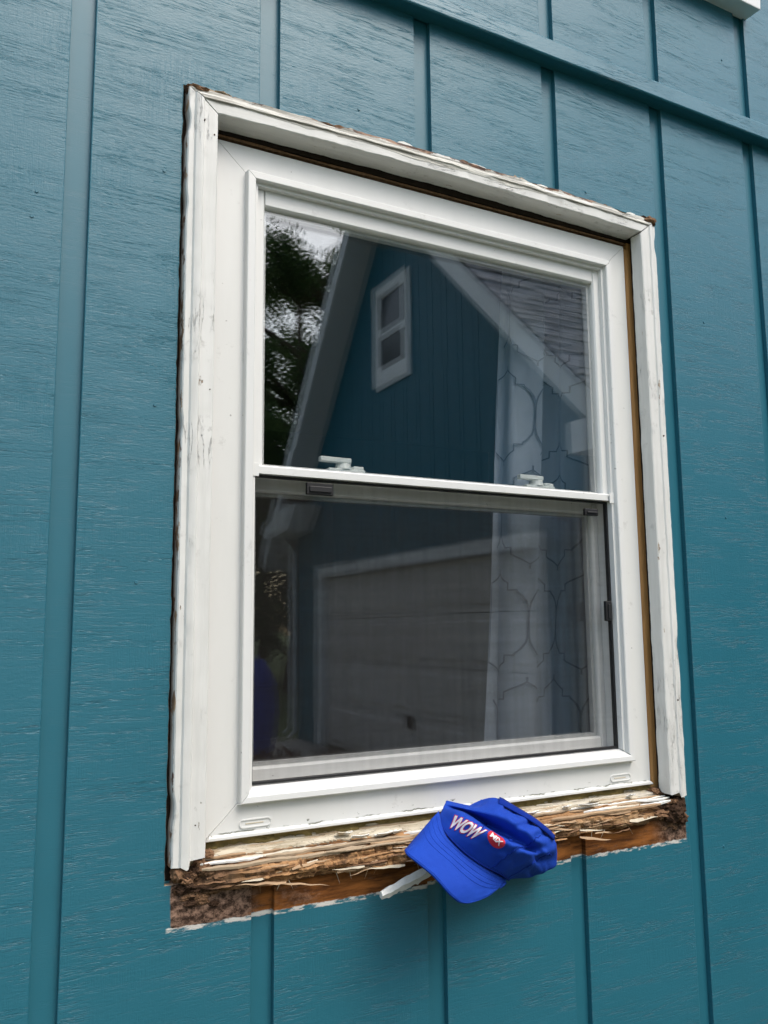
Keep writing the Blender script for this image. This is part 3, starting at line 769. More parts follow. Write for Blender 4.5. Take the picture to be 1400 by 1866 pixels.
tag(mb.build('splinter', 'flake_white', sill), 'long white painted splinter hanging down beside the cap')
# crumbled rot at both ends of the sill
def lump(c, r, mt, name='rot_chunk', seed=0):
    bm = bmesh.new(); bmesh.ops.create_icosphere(bm, subdivisions=3, radius=1)
    mb = MB()
    for v in bm.verts:
        d = 1 + .42 * nz(v.co.x * 2.2 + seed, v.co.y * 2.2, v.co.z * 2.2) + .28 * nz(v.co.x * 6, v.co.y * 6 + seed, v.co.z * 6)
        mb.v.append((c[0] + v.co.x * r[0] * d, c[1] + v.co.y * r[1] * d, c[2] + v.co.z * r[2] * d))
    for f in bm.faces: mb.face(*[v.index for v in f.verts])
    bm.free(); return mb.build(name, mt, sill)
for i, (x, z, rx, rz_, y, mt) in enumerate(((.492, -.628, .014, .018, -.006, 'rot_dark'), (.478, -.636, .020, .014, -.012, 'rot_dark'), (.496, -.650, .010, .012, -.006, 'rot_dark'),(-.500, -.617, .010, .012, -.002, 'rot_brown'), (-.478, -.621, .010, .010, .006, 'rot_dark'), (-.462, -.616, .012, .010, .000, 'rot_brown'), (-.440, -.626, .018, .008, -.004, 'rot_brown'), (-.492, -.640, .016, .006, .004, 'rot_dark'), (-.465, -.640, .022, .006, .002, 'rot_dark'), (-.425, -.640, .020, .007, -.004, 'rot_brown'),
    (.500, -.624, .012, .014, .002, 'rot_dark'), (.486, -.640, .016, .014, -.004, 'rot_brown'), (.462, -.622, .012, .010, .004, 'rot_dark'), (.505, -.650, .010, .012, .000, 'rot_brown'), (.468, -.646, .016, .008, -.006, 'rot_dark'), (.440, -.636, .018, .008, -.006, 'rot_brown'), (.466, -.604, .010, .012, .016, 'rot_dark'), (.455, -.598, .010, .006, .020, 'rot_brown'), (-.452, -.600, .010, .006, .016, 'rot_brown'))):
    lump((x, y, Zc(z)), (rx, .013, rz_), mt, seed=i * 3.3)
for i in range(52):
    sgn = -1 if i % 2 else 1; x = sgn * random.uniform(.445, .496); z = random.uniform(-.668, -.612); r_ = random.uniform(.0022, .0060)
    lump((x, random.uniform(-.012, .004) if z > -.645 else -.0005, Zc(z)), (r_ * random.uniform(1, 2.2), r_, r_), random.choice(['rot_dark', 'rot_brown', 'rotten_wood']), 'rot_crumb', i * 1.9)
# rotted pocket at the upper right corner of the casing, torn wood at the upper left
lump_corner = (((.497, -.012, .5985), (.016, .010, .0085), 'rot_brown'), ((.482, -.006, .6045), (.012, .007, .0035), 'rot_dark'), ((.506, -.008, .592), (.006, .008, .006), 'rot_dark'), ((-.494, -.006, .603), (.018, .010, .0045), 'rot_brown'), ((-.512, -.004, .600), (.004, .006, .008), 'rot_dark'), ((-.455, -.004, .607), (.016, .008, .003), 'tan_edge'))
for i, (c_, r_, mt) in enumerate(lump_corner):
    o_ = lump((c_[0], c_[1], Zc(c_[2])), r_, mt, 'rot_pocket', 40 + i * 2.1); o_.parent = win; o_.location = Vector((0, 0, 0)) + Vector(ORG[sill.name]) - Vector(ORG[win.name])
for (x, z) in ((-.487, .545), (-.470, .525), (-.470, .10), (-.480, -.55), (.495, .12), (.493, -.42)):
    mb = MB(); r_ = random.uniform(.0010, .0017); mb.tube([(x, -.0150, Zc(z)), (x, -.0207 if abs(x) > .486 else -.0176, Zc(z))], [r_ * 1.1, r_], 8); mb.build('nail_hole', 'rot_dark', win)
# yellow-brown insulation squeezed out under the frame
mb = MB(); rows = []
for x in linspace(-.455, .468, .006):
    rows.append([(x, .070, Zc(-.584)), (x, .030 + .006 * nz(x * 30, 1), Zc(-.5862)), (x, .034 + .012 * nz(x * 25, 4) + .006 * nz(x * 110, 4), Zc(-.590 + .004 * nz(x * 70, 2))), (x, .032 + .014 * nz(x * 21, 7) + .006 * nz(x * 90, 9), Zc(-.595 + .003 * nz(x * 80, 3))), (x, .030, Zc(-.600)), (x, .070, Zc(-.602))])
mb.grid(rows, closed=True)
tag(mb.build('insulation_strip', 'insulation', smooth=True), 'ragged yellow-brown insulation filling the gap between frame and rotten sill', 'insulation')

# ------------------------------------------------------------------ blue cap lying on the sill
CROWN = [
 [(-0.0881,-0.0450,-0.5804),(-0.0819,-0.0420,-0.5734),(-0.0738,-0.0370,-0.5677),(-0.0683,-0.0330,-0.5635),(-0.0622,-0.0280,-0.5603),(-0.0555,-0.0220,-0.5575)],
 [(-0.0902,-0.0750,-0.5973),(-0.0817,-0.0820,-0.5821),(-0.0693,-0.0840,-0.5643),(-0.0333,-0.0400,-0.5748),(-0.0369,-0.0600,-0.5668),(-0.0051,-0.0300,-0.5695)],
 [(-0.0684,-0.0880,-0.6233),(-0.0615,-0.1040,-0.6015),(-0.0474,-0.1100,-0.5817),(0.0000,-0.0500,-0.5957),(-0.0153,-0.0840,-0.5706),(0.0307,-0.0360,-0.5604)],
 [(-0.0363,-0.0900,-0.6474),(-0.0307,-0.1120,-0.6205),(-0.0200,-0.1260,-0.6020),(0.0245,-0.0740,-0.6135),(0.0128,-0.1040,-0.5816),(0.0582,-0.0550,-0.5766)],
 [(0.0034,-0.0820,-0.6685),(0.0062,-0.1120,-0.6389),(0.0148,-0.1290,-0.6203),(0.0485,-0.0940,-0.6263),(0.0484,-0.1130,-0.6049),(0.0990,-0.0680,-0.6042)],
 [(0.0293,-0.0660,-0.6835),(0.0409,-0.0920,-0.6643),(0.0520,-0.1100,-0.6466),(0.0782,-0.0880,-0.6491),(0.0911,-0.0960,-0.6372),(0.1382,-0.0620,-0.6394)],
 [(0.0386,-0.0550,-0.6894),(0.0607,-0.0520,-0.6909),(0.0902,-0.0500,-0.6944),(0.1029,-0.0500,-0.6930),(0.1239,-0.0500,-0.6893),(0.1518,-0.0400,-0.6844)],
]
BRIM = [
 [(-0.0844,-0.0440,-0.5670),(-0.1052,-0.0500,-0.5787),(-0.1245,-0.0540,-0.5917),(-0.1434,-0.0580,-0.6041),(-0.1565,-0.0600,-0.6137)],
 [(-0.0917,-0.0730,-0.5952),(-0.1164,-0.0840,-0.5979),(-0.1389,-0.0920,-0.6012),(-0.1597,-0.0980,-0.6050),(-0.1779,-0.1020,-0.6088)],
 [(-0.0671,-0.0860,-0.6239),(-0.0914,-0.1020,-0.6261),(-0.1127,-0.1140,-0.6294),(-0.1323,-0.1240,-0.6326),(-0.1503,-0.1320,-0.6361)],
 [(-0.0357,-0.0890,-0.6477),(-0.0622,-0.1080,-0.6513),(-0.0847,-0.1220,-0.6564),(-0.1061,-0.1340,-0.6611),(-0.1246,-0.1420,-0.6669)],
 [(-0.0010,-0.0800,-0.6672),(-0.0297,-0.1000,-0.6708),(-0.0536,-0.1140,-0.6750),(-0.0771,-0.1260,-0.6804),(-0.0960,-0.1340,-0.6851)],
 [(0.0292,-0.0640,-0.6840),(0.0087,-0.0800,-0.6854),(-0.0087,-0.0920,-0.6872),(-0.0251,-0.1020,-0.6890),(-0.0387,-0.1080,-0.6909)],
 [(0.0379,-0.0560,-0.6891),(0.0314,-0.0620,-0.6885),(0.0257,-0.0670,-0.6884),(0.0200,-0.0720,-0.6881),(0.0144,-0.0760,-0.6882)]]
def cat(p0, p1, p2, p3, t):
    return .5 * ((2 * p1) + (p2 - p0) * t + (2 * p0 - 5 * p1 + 4 * p2 - p3) * t * t + (3 * p1 - p0 - 3 * p2 + p3) * t * t * t)
def spl(ps, u):
    k = len(ps) - 1; i = min(k - 1, int(u * k)); t = u * k - i
    g_ = lambda j: ps[max(0, min(k, j))]
    return cat(g_(i - 1), g_(i), g_(i + 1), g_(i + 2), t)
def surf(C, u, v): return spl([spl(r, v) for r in C], u)
cap = empty('baseball_cap', (.0, -.06, Zc(-.68)))
tag(cap, 'blue baseball cap with white and red lettering on the broken sill', 'cap')
CV = [[Vector(p) + Vector((0, 0, ZC)) for p in r] for r in CROWN]
# carry the cloth round to the back: extra column behind the far edge, extra row under the lower edge
for i, r in enumerate(CV):
    e = r[-1]; bk = .010 if i == 0 else .020 if i <= 3 else .035
    dx = .004 if i == 0 else -.010 if i < 4 else -.020
    r.append(e + Vector((dx, bk, -.006 if i < 5 else .004))); r.append(e + Vector((dx * 2.4, bk + .005, -.018 if i < 4 else .014)))
CV.append([p + Vector((-.006, .030, .006)) for p in CV[-1]]); CV.append([p + Vector((-.006, .014, .022)) for p in CV[-1]])
NU, NV = 84, 66; rows = []
for i in range(NU + 1):
    r = []
    for j in range(NV + 1):
        u, v = i / NU, j / NV
        p = surf(CV, u, v); ru = u * 8; rv = v * 7                      # row/column coordinates of the control net
        on = min(1, max(0, (rv - .2) * 1.5)) * min(1, ru * .8)
        wr = .0055 * nz(ru * 1.6 + rv * .6, rv * 1.1 - ru * .7, 3) + .0030 * nz(ru * 3.4, rv * 2.2, 9)
        if rv < 2.1 and ru < 3.4: wr *= .25                             # stiff front panel
        # creases running from the front panel back across the crown
        for (a0, b0, sl_, dp, wd) in ((4.2, 2.4, .45, .013, .17), (4.75, 2.6, .30, -.008, .15), (5.15, 3.0, .25, .011, .14), (3.5, 4.0, .5, .010, .16), (2.6, 4.4, .3, .008, .15), (5.6, 1.9, .35, .008, .16), (4.4, 4.6, .1, .010, .14)):
            d = (ru - a0) - sl_ * (rv - b0); fall = max(0, 1 - abs(rv - b0 - .6) / 1.5)
            wr += dp * fall * math.exp(-(d / wd) ** 2)
        p = p + Vector((0, on * wr, on * wr * -.2)); r.append(p)
    rows.append(r)
mb = MB(); mb.grid(rows)
_q = len(rows[0]); _a, _b, _c = (Vector(mb.v[i]) for i in (20 * _q + 12, 21 * _q + 12, 20 * _q + 13))
if (_c - _a).cross(_b - _a).y > 0: mb.f = [tuple(reversed(f)) for f in mb.f]      # outward faces look away from the wall
crown = mb.build('crown', 'cap', cap, smooth=True, solid=.0016, fix=False)
bvh = BVHTree.FromPolygons([Vector(p) for p in mb.v], mb.f)
BV = [[Vector(p) + Vector((0, 0, ZC)) for p in r] for r in BRIM]
mb = MB(); brows = [[surf(BV, i / 60, j / 24) + Vector((0, .0006 * nz(i * .3, j * .3), 0)) for j in range(25)] for i in range(61)]; mb.grid(brows)
_a, _b, _c = (Vector(mb.v[i]) for i in (30 * 25 + 12, 31 * 25 + 12, 30 * 25 + 13))
if (_c - _a).cross(_b - _a).y > 0: mb.f = [tuple(reversed(f)) for f in mb.f]
brim = mb.build('brim', 'cap', cap, smooth=True, solid=.0034, fix=False)
for off in (.10, .20, .30, .42, .95):      # rows of stitching on the brim
    mb = MB(); mb.tube([surf(BV, .03 + .93 * i / 70, off) + Vector((-.0003, -.0004, .0002)) for i in range(71)], .00045, 5); mb.build('stitching', 'cap', brim)
mb = MB(); mb.tube([surf(CV, .02 + .70 * i / 60, .012) + Vector((0, -.0010, 0)) for i in range(61)], .0016, 6); mb.build('brim_seam', 'cap_dark', crown, smooth=True)
for pts in ([(2.05 / 8 + .0 * k, k / 40 * .30 + .17) for k in range(10, 40)], [((3.5 + .9 * (k / 40)) / 8, k / 40 * .62) for k in range(2, 41)], [((5.0 + .3 * (k / 40)) / 8, k / 40 * .62) for k in range(2, 41)]):
    path = []
    for (u, v) in pts:
        p = rows[min(NU, int(round(u * NU)))][min(NV, int(round(v * NV)))]; path.append(Vector(p) + Vector((0, -.0008, .0002)))
    mb = MB(); mb.tube(path, .0008, 5); mb.build('panel_seam', 'cap_dark', crown)
# back strap and its dark inner band along the far upper edge
mb = MB(); srow = []
for i in range(40):
    u = (2.2 + 2.6 * i / 39) / 8; a = surf(CV, u, 5.0 / 7); b_ = surf(CV, u, 4.62 / 7); srow.append([a + Vector((.002, -.002, .004)), a.lerp(b_, .5) + Vector((0, -.006, .005)), b_ + Vector((0, -.004, .001))])
mb.grid(srow); mb.build('back_band', 'cap_dark', crown, smooth=True, solid=.0014, fix=False)
ey = Vector((.0013, -.115, Zc(-.6189))); hit = bvh.find_nearest(ey)[0]
mb = MB(); mb.tube([hit + Vector((0, .001, 0)), hit + Vector((0, -.0012, 0))], [.0042, .0034], 14); mb.build('eyelet', 'cap_dark', crown)
def text_mesh(body, off):
    cu = bpy.data.curves.new('lettering', 'FONT'); cu.body = body; cu.size = 1; cu.offset = off; cu.resolution_u = 3; cu.space_character = .92
    o = bpy.data.objects.new('lettering', cu); col.objects.link(o)
    dg = bpy.context.evaluated_depsgraph_get(); me = bpy.data.meshes.new_from_object(o.evaluated_get(dg))
    bm = bmesh.new(); bm.from_mesh(me); bmesh.ops.triangulate(bm, faces=bm.faces); bmesh.ops.subdivide_edges(bm, edges=[e for e in bm.edges if e.calc_length() > .12], cuts=2, use_grid_fill=False); bmesh.ops.triangulate(bm, faces=bm.faces)
    bm.verts.ensure_lookup_table(); v = [x.co.copy() for x in bm.verts]; f = [tuple(q.index for q in p.verts) for p in bm.faces]; bm.free()
    bpy.data.objects.remove(o); return v, f
def on_cap(v, f, fn, lift, name, mt):
    mb = MB()
    dirn = Vector((.35, .85, -.30)).normalized()
    for p in v:
        q = fn(p); h = bvh.ray_cast(q - dirn * .1, dirn, .3)
        q = h[0] if h[0] is not None else q
        mb.v.append(tuple(q - dirn * lift))
    for t_ in f: mb.face(*t_)
    return mb.build(name, mt, crown, solid=.0008, fix=False)
BL, TL, BR, TR = [Vector((a, b, c + ZC)) for a, b, c in ((-.0985, -.10, -.5765), (-.085, -.10, -.5615), (-.0560, -.10, -.6050), (-.0340, -.10, -.5945))]
v0, f0 = text_mesh('WOW', .030)
x0 = min(p.x for p in v0); x1 = max(p.x for p in v0); y0 = min(p.y for p in v0); y1 = max(p.y for p in v0)
def wow(p):
    a, b = (p.x - x0) / (x1 - x0), (p.y - y0) / (y1 - y0)
    return BL.lerp(BR, a).lerp(TL.lerp(TR, a), b)
v1, f1 = text_mesh('WOW', .075)
on_cap(v1, f1, wow, .0009, 'letter_outline', 'text_red'); on_cap(v0, f0, wow, .0019, 'lettering', 'text_white')
OC, OA, OB = Vector((-.0251, -.115, Zc(-.6048))), Vector((.0128, 0, -.0132)), Vector((.0088, 0, .0062)) * 1.02
ov = [Vector((0, 0, 0))]; of = []
for r_ in (1, 2, 3, 4):
    for k in range(28): ov.append(Vector((r_ / 4 * math.cos(2 * math.pi * k / 28), r_ / 4 * math.sin(2 * math.pi * k / 28), 0)))
for k in range(28): of.append((0, 1 + k, 1 + (k + 1) % 28))
for r_ in range(3):
    for k in range(28):
        a = 1 + r_ * 28; of.append((a + k, a + 28 + k, a + 28 + (k + 1) % 28, a + (k + 1) % 28))
on_cap(ov, of, lambda p: OC + OA * p.x + OB * p.y, .0009, 'emblem', 'text_red')
v2, f2 = text_mesh('MIX', .02)
a0 = min(p.x for p in v2); a1 = max(p.x for p in v2); b0 = min(p.y for p in v2); b1 = max(p.y for p in v2)
on_cap(v2, f2, lambda p: OC + OA * ((p.x - a0) / (a1 - a0) * 1.36 - .68) + OB * ((p.y - b0) / (b1 - b0) * .80 - .40), .0018, 'lettering', 'text_white')

# ------------------------------------------------------------------ window higher up, its sill in the top corner
uw = empty('upper_window', (.3, -.02, Zc(1.22)))
tag(uw, 'white sill end of an upper window at the top right corner', 'window')
mb = MB(); mb.prism([(-.28, .006, Zc(1.222)), (-.28, -.042, Zc(1.220)), (-.28, -.044, Zc(1.250)), (-.28, .006, Zc(1.262))], (1.16, 0, 0)); mb.build('sill', 'white_trim', uw, bevel=.002)
for x0_, x1_ in ((-.26, -.20), (.80, .86)):
    mb = MB(); mb.box(x0_, x1_, -.022, .006, Zc(1.264), Zc(2.3)); mb.build('side_casing', 'white_trim', uw, bevel=.002)
mb = MB(); mb.box(-.26, .86, -.024, .006, Zc(2.302), Zc(2.37)); mb.build('head_casing', 'white_trim', uw, bevel=.002)
mb = MB(); mb.box(-.198, .798, -.006, -.002, Zc(1.264), Zc(2.3)); mb.build('glass_pane', 'window_dark', uw)
mb = MB(); mb.box(-.198, .798, -.016, -.0065, Zc(1.76), Zc(1.80)); mb.build('meeting_rail', 'white_trim', uw, bevel=.002)

# ------------------------------------------------------------------ garage wing opposite, seen in the glass
gar = empty('garage_wing', (7, -7.2, 0))
tag(gar, 'teal gabled garage wing with white door reflected in the window glass', 'building')
GXW, OH = 4.0, .4
def zl(y): return 4.05 + 1.36 * (y + 9.83)          # far slope, underside
def zr(y): return -.325 - y                          # near slope, underside
YA = -(.325 + 4.05 + 1.36 * 9.83) / 2.36; ZA = zr(YA)
YN, YF = -4.10, -10.50
def ztop(y): return min(zl(y), zr(y)) - .01
DY0, DY1, DZ = -9.63, -4.72, 2.36                    # door opening
def gplank(y0, y1, z0, z1s=None):
    pts = [(y0, z0), (y1, z0)]
    if z1s is not None: pts += [(y1, z1s), (y0, z1s)]
    else:
        pts.append((y1, ztop(y1)))
        if y0 < YA < y1: pts.append((YA, ztop(YA)))
        pts.append((y0, ztop(y0)))
    mb = MB(); mb.prism([(GXW, y, z) for y, z in pts], (.0045, 0, 0)); mb.build('plank', 'teal_far', gar)
k = YF
while k < YN - .01:
    e = min(k + .2688, YN)
    if e <= DY0 or k >= DY1: gplank(k, e, 0)
    elif k < DY0 < e: gplank(k, DY0, 0); gplank(DY0 + .001, e, DZ)
    elif k < DY1 < e: gplank(k, DY1, DZ); gplank(DY1 + .001, e, 0)
    else: gplank(k, e, DZ)
    k += .3048
mb = MB(); mb.prism([(GXW + .005, y, z) for y, z in ((YF, 0), (DY0, 0), (DY0, DZ), (DY1, DZ), (DY1, 0), (YN, 0), (YN, ztop(YN)), (YA, ztop(YA)), (YF, ztop(YF)))], (.1, 0, 0)); mb.build('wall_sheet', 'teal_far', gar)
mb = MB(); mb.box(GXW + .14, 14, YN - .1, YN, 0, ztop(YN)); mb.build('side_wall', 'teal_far', gar)
mb = MB(); mb.box(GXW + .14, 14, YF, YF + .1, 0, ztop(YF)); mb.build('side_wall', 'teal_far', gar)
# door: four sections of eight raised panels
door = empty('garage_door', (GXW + .10, DY0, 0)); door.parent = gar; door.location = Vector(ORG[door.name]) - Vector(ORG[gar.name])
sw, shh = (DY1 - DY0) / 8, (DZ - .03) / 4
for r_ in range(4):
    mb = MB(); mb.box(GXW + .085, GXW + .12, DY0, DY1, .03 + r_ * shh + .004, .03 + (r_ + 1) * shh - .004); mb.build('section', 'garage_door_paint', door, bevel=.004)
pm = None
for r_ in range(4):
    for c_ in range(8):
        ya, za = DY0 + c_ * sw, .03 + r_ * shh
        if pm is None:
            mb = MB(); i0 = .07; i1 = .10
            b = mb.grid([[(GXW + .085, ya + i0, za + i0), (GXW + .085, ya + sw - i0, za + i0), (GXW + .085, ya + sw - i0, za + shh - i0), (GXW + .085, ya + i0, za + shh - i0)],
                         [(GXW + .070, ya + i1, za + i1), (GXW + .070, ya + sw - i1, za + i1), (GXW + .070, ya + sw - i1, za + shh - i1), (GXW + .070, ya + i1, za + shh - i1)]], closed=True)
            mb.face(b + 4, b + 5, b + 6, b + 7)
            pm = mb.build('panel', 'garage_door_paint', door, origin=(GXW + .085, ya, za))
        else:
            c = pm.copy(); col.objects.link(c); c.parent = door; c.location = Vector((GXW + .085, ya, za)) - Vector(ORG[door.name])
mb = MB(); mb.box(GXW + .05, GXW + .084, -7.30, -7.16, .48, .62); mb.build('door_handle', 'dark_plastic', door, bevel=.004)
for nm, bx in (('door_trim', (GXW - .022, GXW - .001, DY0 - .14, DY0, 0, DZ + .14)), ('door_trim', (GXW - .022, GXW - .001, DY1, DY1 + .14, 0, DZ + .14)), ('door_trim', (GXW - .0215, GXW - .001, DY0 + .001, DY1 - .001, DZ, DZ + .14))):
    mb = MB(); mb.box(*bx); mb.build(nm, 'fascia_white', gar, bevel=.003)
for yy in (DY0, DY1 - .02):
    mb = MB(); mb.box(GXW + .0, GXW + .085, yy, yy + .02, 0, DZ); mb.build('door_jamb', 'fascia_white', gar)
# attic window
aw = empty('attic_window', (GXW - .02, -7.49, 4.64)); aw.parent = gar; aw.location = Vector(ORG[aw.name]) - Vector(ORG[gar.name])
A0, A1, B0, B1 = -7.94, -7.04, 4.63, 5.97
for bx in ((GXW - .030, GXW - .001, A0, A0 + .14, B0, B1), (GXW - .030, GXW - .001, A1 - .14, A1, B0, B1), (GXW - .029, GXW - .001, A0 + .14, A1 - .14, B1 - .15, B1), (GXW - .029, GXW - .001, A0 + .14, A1 - .14, B0, B0 + .15), (GXW - .020, GXW - .001, A0 + .14, A1 - .14, 5.27, 5.36), (GXW - .024, GXW - .001, A0 + .14, A1 - .14, B0 + .15, B0 + .24)):
    mb = MB(); mb.box(*bx); mb.build('frame', 'fascia_white', aw, bevel=.004)
for z0_, z1_ in ((4.87, 5.27), (5.36, B1 - .15)):
    mb = MB(); mb.box(GXW - .008, GXW - .004, A0 + .14, A1 - .14, z0_, z1_); mb.build('pane', 'window_dark', aw)
# roof: shingle courses on both slopes, soffits, rake boards, eave returns
XR0, XR1 = GXW - OH, 14
def courses(ya, za, yb, zb, name):                  # from eave to ridge
    mb = MB(); L = math.hypot(yb - ya, zb - za); n_ = int(L / .14); d = Vector((0, (yb - ya) / L, (zb - za) / L)); up_ = Vector((0, -d.z, d.y)) if d.y > 0 else Vector((0, d.z, -d.y))
    if up_.z < 0: up_ = -up_
    for i in range(n_):
        a = Vector((XR0, ya, za)) + d * (L * i / n_); b_ = a + d * (L / n_ + .02)
        x = XR0 - .02
        while x < XR1:
            wd = random.uniform(.20, .42); xe = min(x + wd, XR1); h_ = random.choice((.012, .020, .026))
            p = lambda X_, q, o_: tuple(Vector((X_, q.y, q.z)) + up_ * o_)
            k0 = len(mb.v); mb.v += [p(x, a, h_), p(xe - .006, a, h_), p(xe - .006, b_, .006), p(x, b_, .006), p(x, a, 0), p(xe - .006, a, 0)]
            mb.face(k0, k0 + 1, k0 + 2, k0 + 3); mb.face(k0 + 4, k0 + 5, k0 + 1, k0)
            x = xe
    return tag(mb.build(name, 'shingle', gar, fix=False), kind='stuff')
NEY, FEY = -3.48, -10.95
T = .26
courses(NEY, zr(NEY) + T, YA, ZA + T, 'shingle_course'); courses(FEY, zl(FEY) + T + .04, YA, ZA + T, 'shingle_course')
mb = MB(); mb.prism([(XR0, NEY, zr(NEY) + .02), (XR0, YA, ZA + .02), (XR0, YA, ZA + T - .004), (XR0, NEY, zr(NEY) + T - .004)], (XR1 - XR0, 0, 0)); mb.build('roof', 'shingle', gar)
mb = MB(); mb.prism([(XR0, FEY, zl(FEY) + .02), (XR0, YA - .001, ZA + .02), (XR0, YA - .001, ZA + T - .004), (XR0, FEY, zl(FEY) + T + .03)], (XR1 - XR0, 0, 0)); mb.build('roof', 'shingle', gar)
mb = MB(); mb.prism([(XR0 + .001, NEY, zr(NEY)), (XR0 + .001, YA, ZA), (XR0 + .001, YA, ZA + .015), (XR0 + .001, NEY, zr(NEY) + .015)], (OH + .02, 0, 0)); mb.build('soffit', 'soffit_white', gar)
mb = MB(); mb.prism([(XR0 + .001, FEY, zl(FEY)), (XR0 + .001, YA, ZA), (XR0 + .001, YA, ZA + .015), (XR0 + .001, FEY, zl(FEY) + .015)], (OH + .02, 0, 0)); mb.build('soffit', 'soffit_white', gar)
mb = MB(); mb.prism([(XR0 - .024, NEY, zr(NEY) - .01), (XR0 - .024, YA, ZA - .01), (XR0 - .024, YA, ZA + T - .02), (XR0 - .024, NEY, zr(NEY) + T - .02)], (.022, 0, 0)); mb.build('rake_board', 'fascia_white', gar)
mb = MB(); mb.prism([(XR0 - .024, FEY, zl(FEY) - .01), (XR0 - .024, YA, ZA - .01), (XR0 - .024, YA, ZA + T - .02), (XR0 - .024, FEY, zl(FEY) + T - .02)], (.022, 0, 0)); mb.build('rake_board', 'fascia_white', gar)
mb = MB(); mb.box(XR0 - .02, GXW - .002, NEY - .30, NEY + .0, zr(NEY) - .16, zr(NEY) + .10); mb.build('eave_return', 'fascia_white', gar, bevel=.004)
mb = MB(); mb.prism([(XR0 - .02, -9.62, 3.40), (XR0 - .02, -9.95, 3.06), (XR0 - .02, -10.75, 3.00), (XR0 - .02, -10.95, 3.05), (XR0 - .02, -10.90, 3.18), (XR0 - .02, -10.2, 3.40)], (OH, 0, 0)); mb.build('eave_return', 'fascia_white', gar, bevel=.004)
mb = MB(); mb.tube([(GXW - .10, -10.75, 3.1), (GXW - .10, -10.70, 2.95), (GXW - .06, -10.56, 2.78), (GXW - .06, -10.56, .15), (GXW - .16, -10.56, .05)], .04, 6); mb.build('downspout', 'fascia_white', gar)
mb = MB(); mb.box(GXW - .012, GXW - .001, YF, YF + .10, 0, ztop(YF) - .3); mb.build('corner_board', 'teal_far', gar)
# low link between garage and house
lk = empty('link_wall', (4.75, -2.0, 0)); tag(lk, 'low teal wall joining the garage wing to the house', 'wall')
mb = MB(); mb.box(4.71, 4.85, YN + .001, -.32, 0, 3.0); mb.build('wall_panel', 'teal_far', lk)
mb = MB(); mb.prism([(4.55, YN + .001, 3.0), (7, YN + .001, 3.9), (7, YN + .001, 4.0), (4.55, YN + .001, 3.1)], (0, 3.6, 0)); mb.build('roof', 'shingle', lk)

# ------------------------------------------------------------------ garden: barrel, shrub, trees
mb = MB(); rows = []
for z, r_ in ((.035, .25), (.06, .275), (.2, .31), (.4, .345), (.62, .36), (.85, .345), (1.05, .30), (1.18, .235), (1.25, .18), (1.27, .17)):
    rows.append([(2.73 + r_ * math.cos(2 * math.pi * k / 28), -9.0 + r_ * math.sin(2 * math.pi * k / 28), z) for k in range(28)])
br = empty('rain_barrel', (2.73, -9.0, .035)); tag(br, 'bulging blue barrel by the drive, reflected at left edge of lower glass', 'barrel')
b = mb.grid(rows, closed=True); mb.face(*range(b, b + 28)); mb.face(*[b + 9 * 28 + k for k in range(28)]); mb.build('body', 'barrel_blue', br, angle=30)
for z, r_ in ((.3, .334), (.95, .330)):
    mb = MB(); mb.tube([(2.73 + r_ * math.cos(2 * math.pi * k / 28), -9.0 + r_ * math.sin(2 * math.pi * k / 28), z) for k in range(29)], .014, 6); mb.build('hoop', 'barrel_blue', br, smooth=True)
def leaves(mb, c, r, n_, size, flat=1.):
    for i in range(n_):
        d = Vector((random.gauss(0, 1), random.gauss(0, 1), random.gauss(0, 1))).normalized() * random.random() ** .45
        p = Vector(c) + Vector((d.x * r, d.y * r, d.z * r * flat)); s = size * random.uniform(.6, 1.4)
        a = Vector((random.gauss(0, 1), random.gauss(0, 1), random.gauss(0, .6))).normalized(); q = a.orthogonal().normalized(); q = (q + a.cross(q) * random.uniform(-1, 1)).normalized()
        k = len(mb.v); mb.v += [tuple(p - a * s * .5), tuple(p + q * s * .28), tuple(p + a * s * .5), tuple(p - q * s * .28)]; mb.face(k, k + 1, k + 2, k + 3)
sh = empty('low_shrub', (2.3, -6.3, .03)); tag(sh, 'low brown-leaved shrub at the drive reflected low in the glass', 'shrub')
mb = MB()
for i in range(14): leaves(mb, (2.3 + random.uniform(-.8, .8), -6.4 + random.uniform(-.7, .7), .18 + random.uniform(0, .14)), .24, 260, .055, .8)
mb.build('foliage', 'leaf_brown', sh, fix=False)
for i in range(5):
    a = 2 * math.pi * i / 5; mb = MB(); mb.tube([(2.3, -6.4, .03), (2.3 + .25 * math.cos(a), -6.4 + .25 * math.sin(a), .2), (2.3 + .5 * math.cos(a), -6.4 + .5 * math.sin(a), .35)], [.016, .011, .005], 6); mb.build('stem', 'bark', sh)
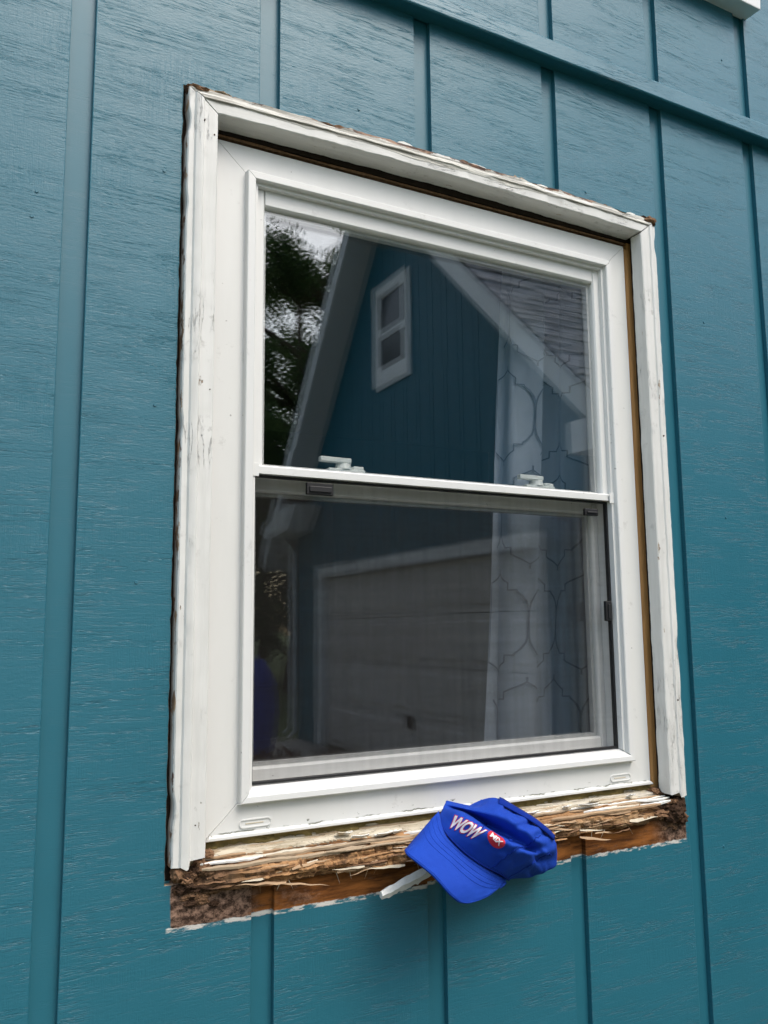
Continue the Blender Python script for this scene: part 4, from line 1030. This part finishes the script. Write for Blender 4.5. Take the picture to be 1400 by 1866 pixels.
def make_tree(name, loc, H, spread, seed, n_leaf):
    random.seed(seed)
    t = empty(name, loc); x, y, z = loc
    mb = MB(); path = [(x + .15 * H * .1 * nz(k * .7, seed), y + .15 * H * .1 * nz(k * .7, seed + 9), H * .9 * k / 8) for k in range(9)]
    r0 = H * .018 + .05
    mb.tube(path, [r0 * (1.5 if k == 0 else 1 - k / 9) for k in range(9)], 10); mb.build('trunk', 'bark', t, smooth=True)
    cr = MB(); br_ = MB()
    for i in range(58):
        u = random.uniform(.22, .98); k = u * 8; p = Vector(path[min(8, int(k))]); a = random.uniform(0, 2 * math.pi)
        L = spread * (math.sin(math.pi * min(1, (u - .12) / .88)) ** .6 + .15) * random.uniform(.55, 1.05)
        e = p + Vector((math.cos(a) * L, math.sin(a) * L, H * random.uniform(.02, .10)))
        m_ = p.lerp(e, .55) + Vector((0, 0, H * .02)); br_.tube([p, m_, e], [r0 * .34, r0 * .2, r0 * .05], 5)
        for q in (m_, p.lerp(e, .8), e):
            leaves(cr, q + Vector((random.gauss(0, .3), random.gauss(0, .3), random.gauss(0, .3))), spread * random.uniform(.12, .22), int(n_leaf * 1.7), .11, .8)
    br_.build('limb', 'bark', t); cr.build('crown', 'leaf', t, fix=False)
    return t
T1 = tag(make_tree('broad_tree', (7.6, -19.5, 0), 13.5, 3.9, 3, 130), 'tall broad green tree behind the garage, reflected upper left', 'tree', 'trees around the yard')
T2 = tag(make_tree('slender_tree', (5.0, -17.5, 0), 9.2, 2.4, 5, 110), 'slimmer green tree left of the garage reflected at the glass edge', 'tree', 'trees around the yard')
spots = [(T1, (11.5, -26, 0), 1.0, 1.25, 'green tree far behind the garage roof'), (T2, (9.0, -30, 0), 2.2, .95, 'green tree deep behind the lawn beside the garage'), (T1, (14, -40, 0), 4.0, .9, 'distant green tree at the far side of the lawn'),
         (T2, (6.0, -24, 0), .6, .75, 'small green tree on the lawn beyond the drive'), (T1, (-3, -24, 0), 2.0, .95, 'unseen large green tree added across the drive from the window'), (T1, (-11, -21, 0), 5.0, 1.05, 'unseen large green tree added across the drive, farther left'), (T2, (-7, -30, 0), 3.0, 1.3, 'unseen tall slim green tree added at the back of the yard'), (T1, (-19, -18, 0), .8, 1.0, 'unseen large green tree added at the far left of the yard'), (T2, (1.5, -33, 0), 1.2, 1.3, 'unseen tall slim green tree added far across the drive')]  # trees across the drive are unseen, added to darken the wall's low reflections
for (src, loc, rz_, s_, lab) in spots: tag(copy_tree(src, loc, rz_, s_), lab)
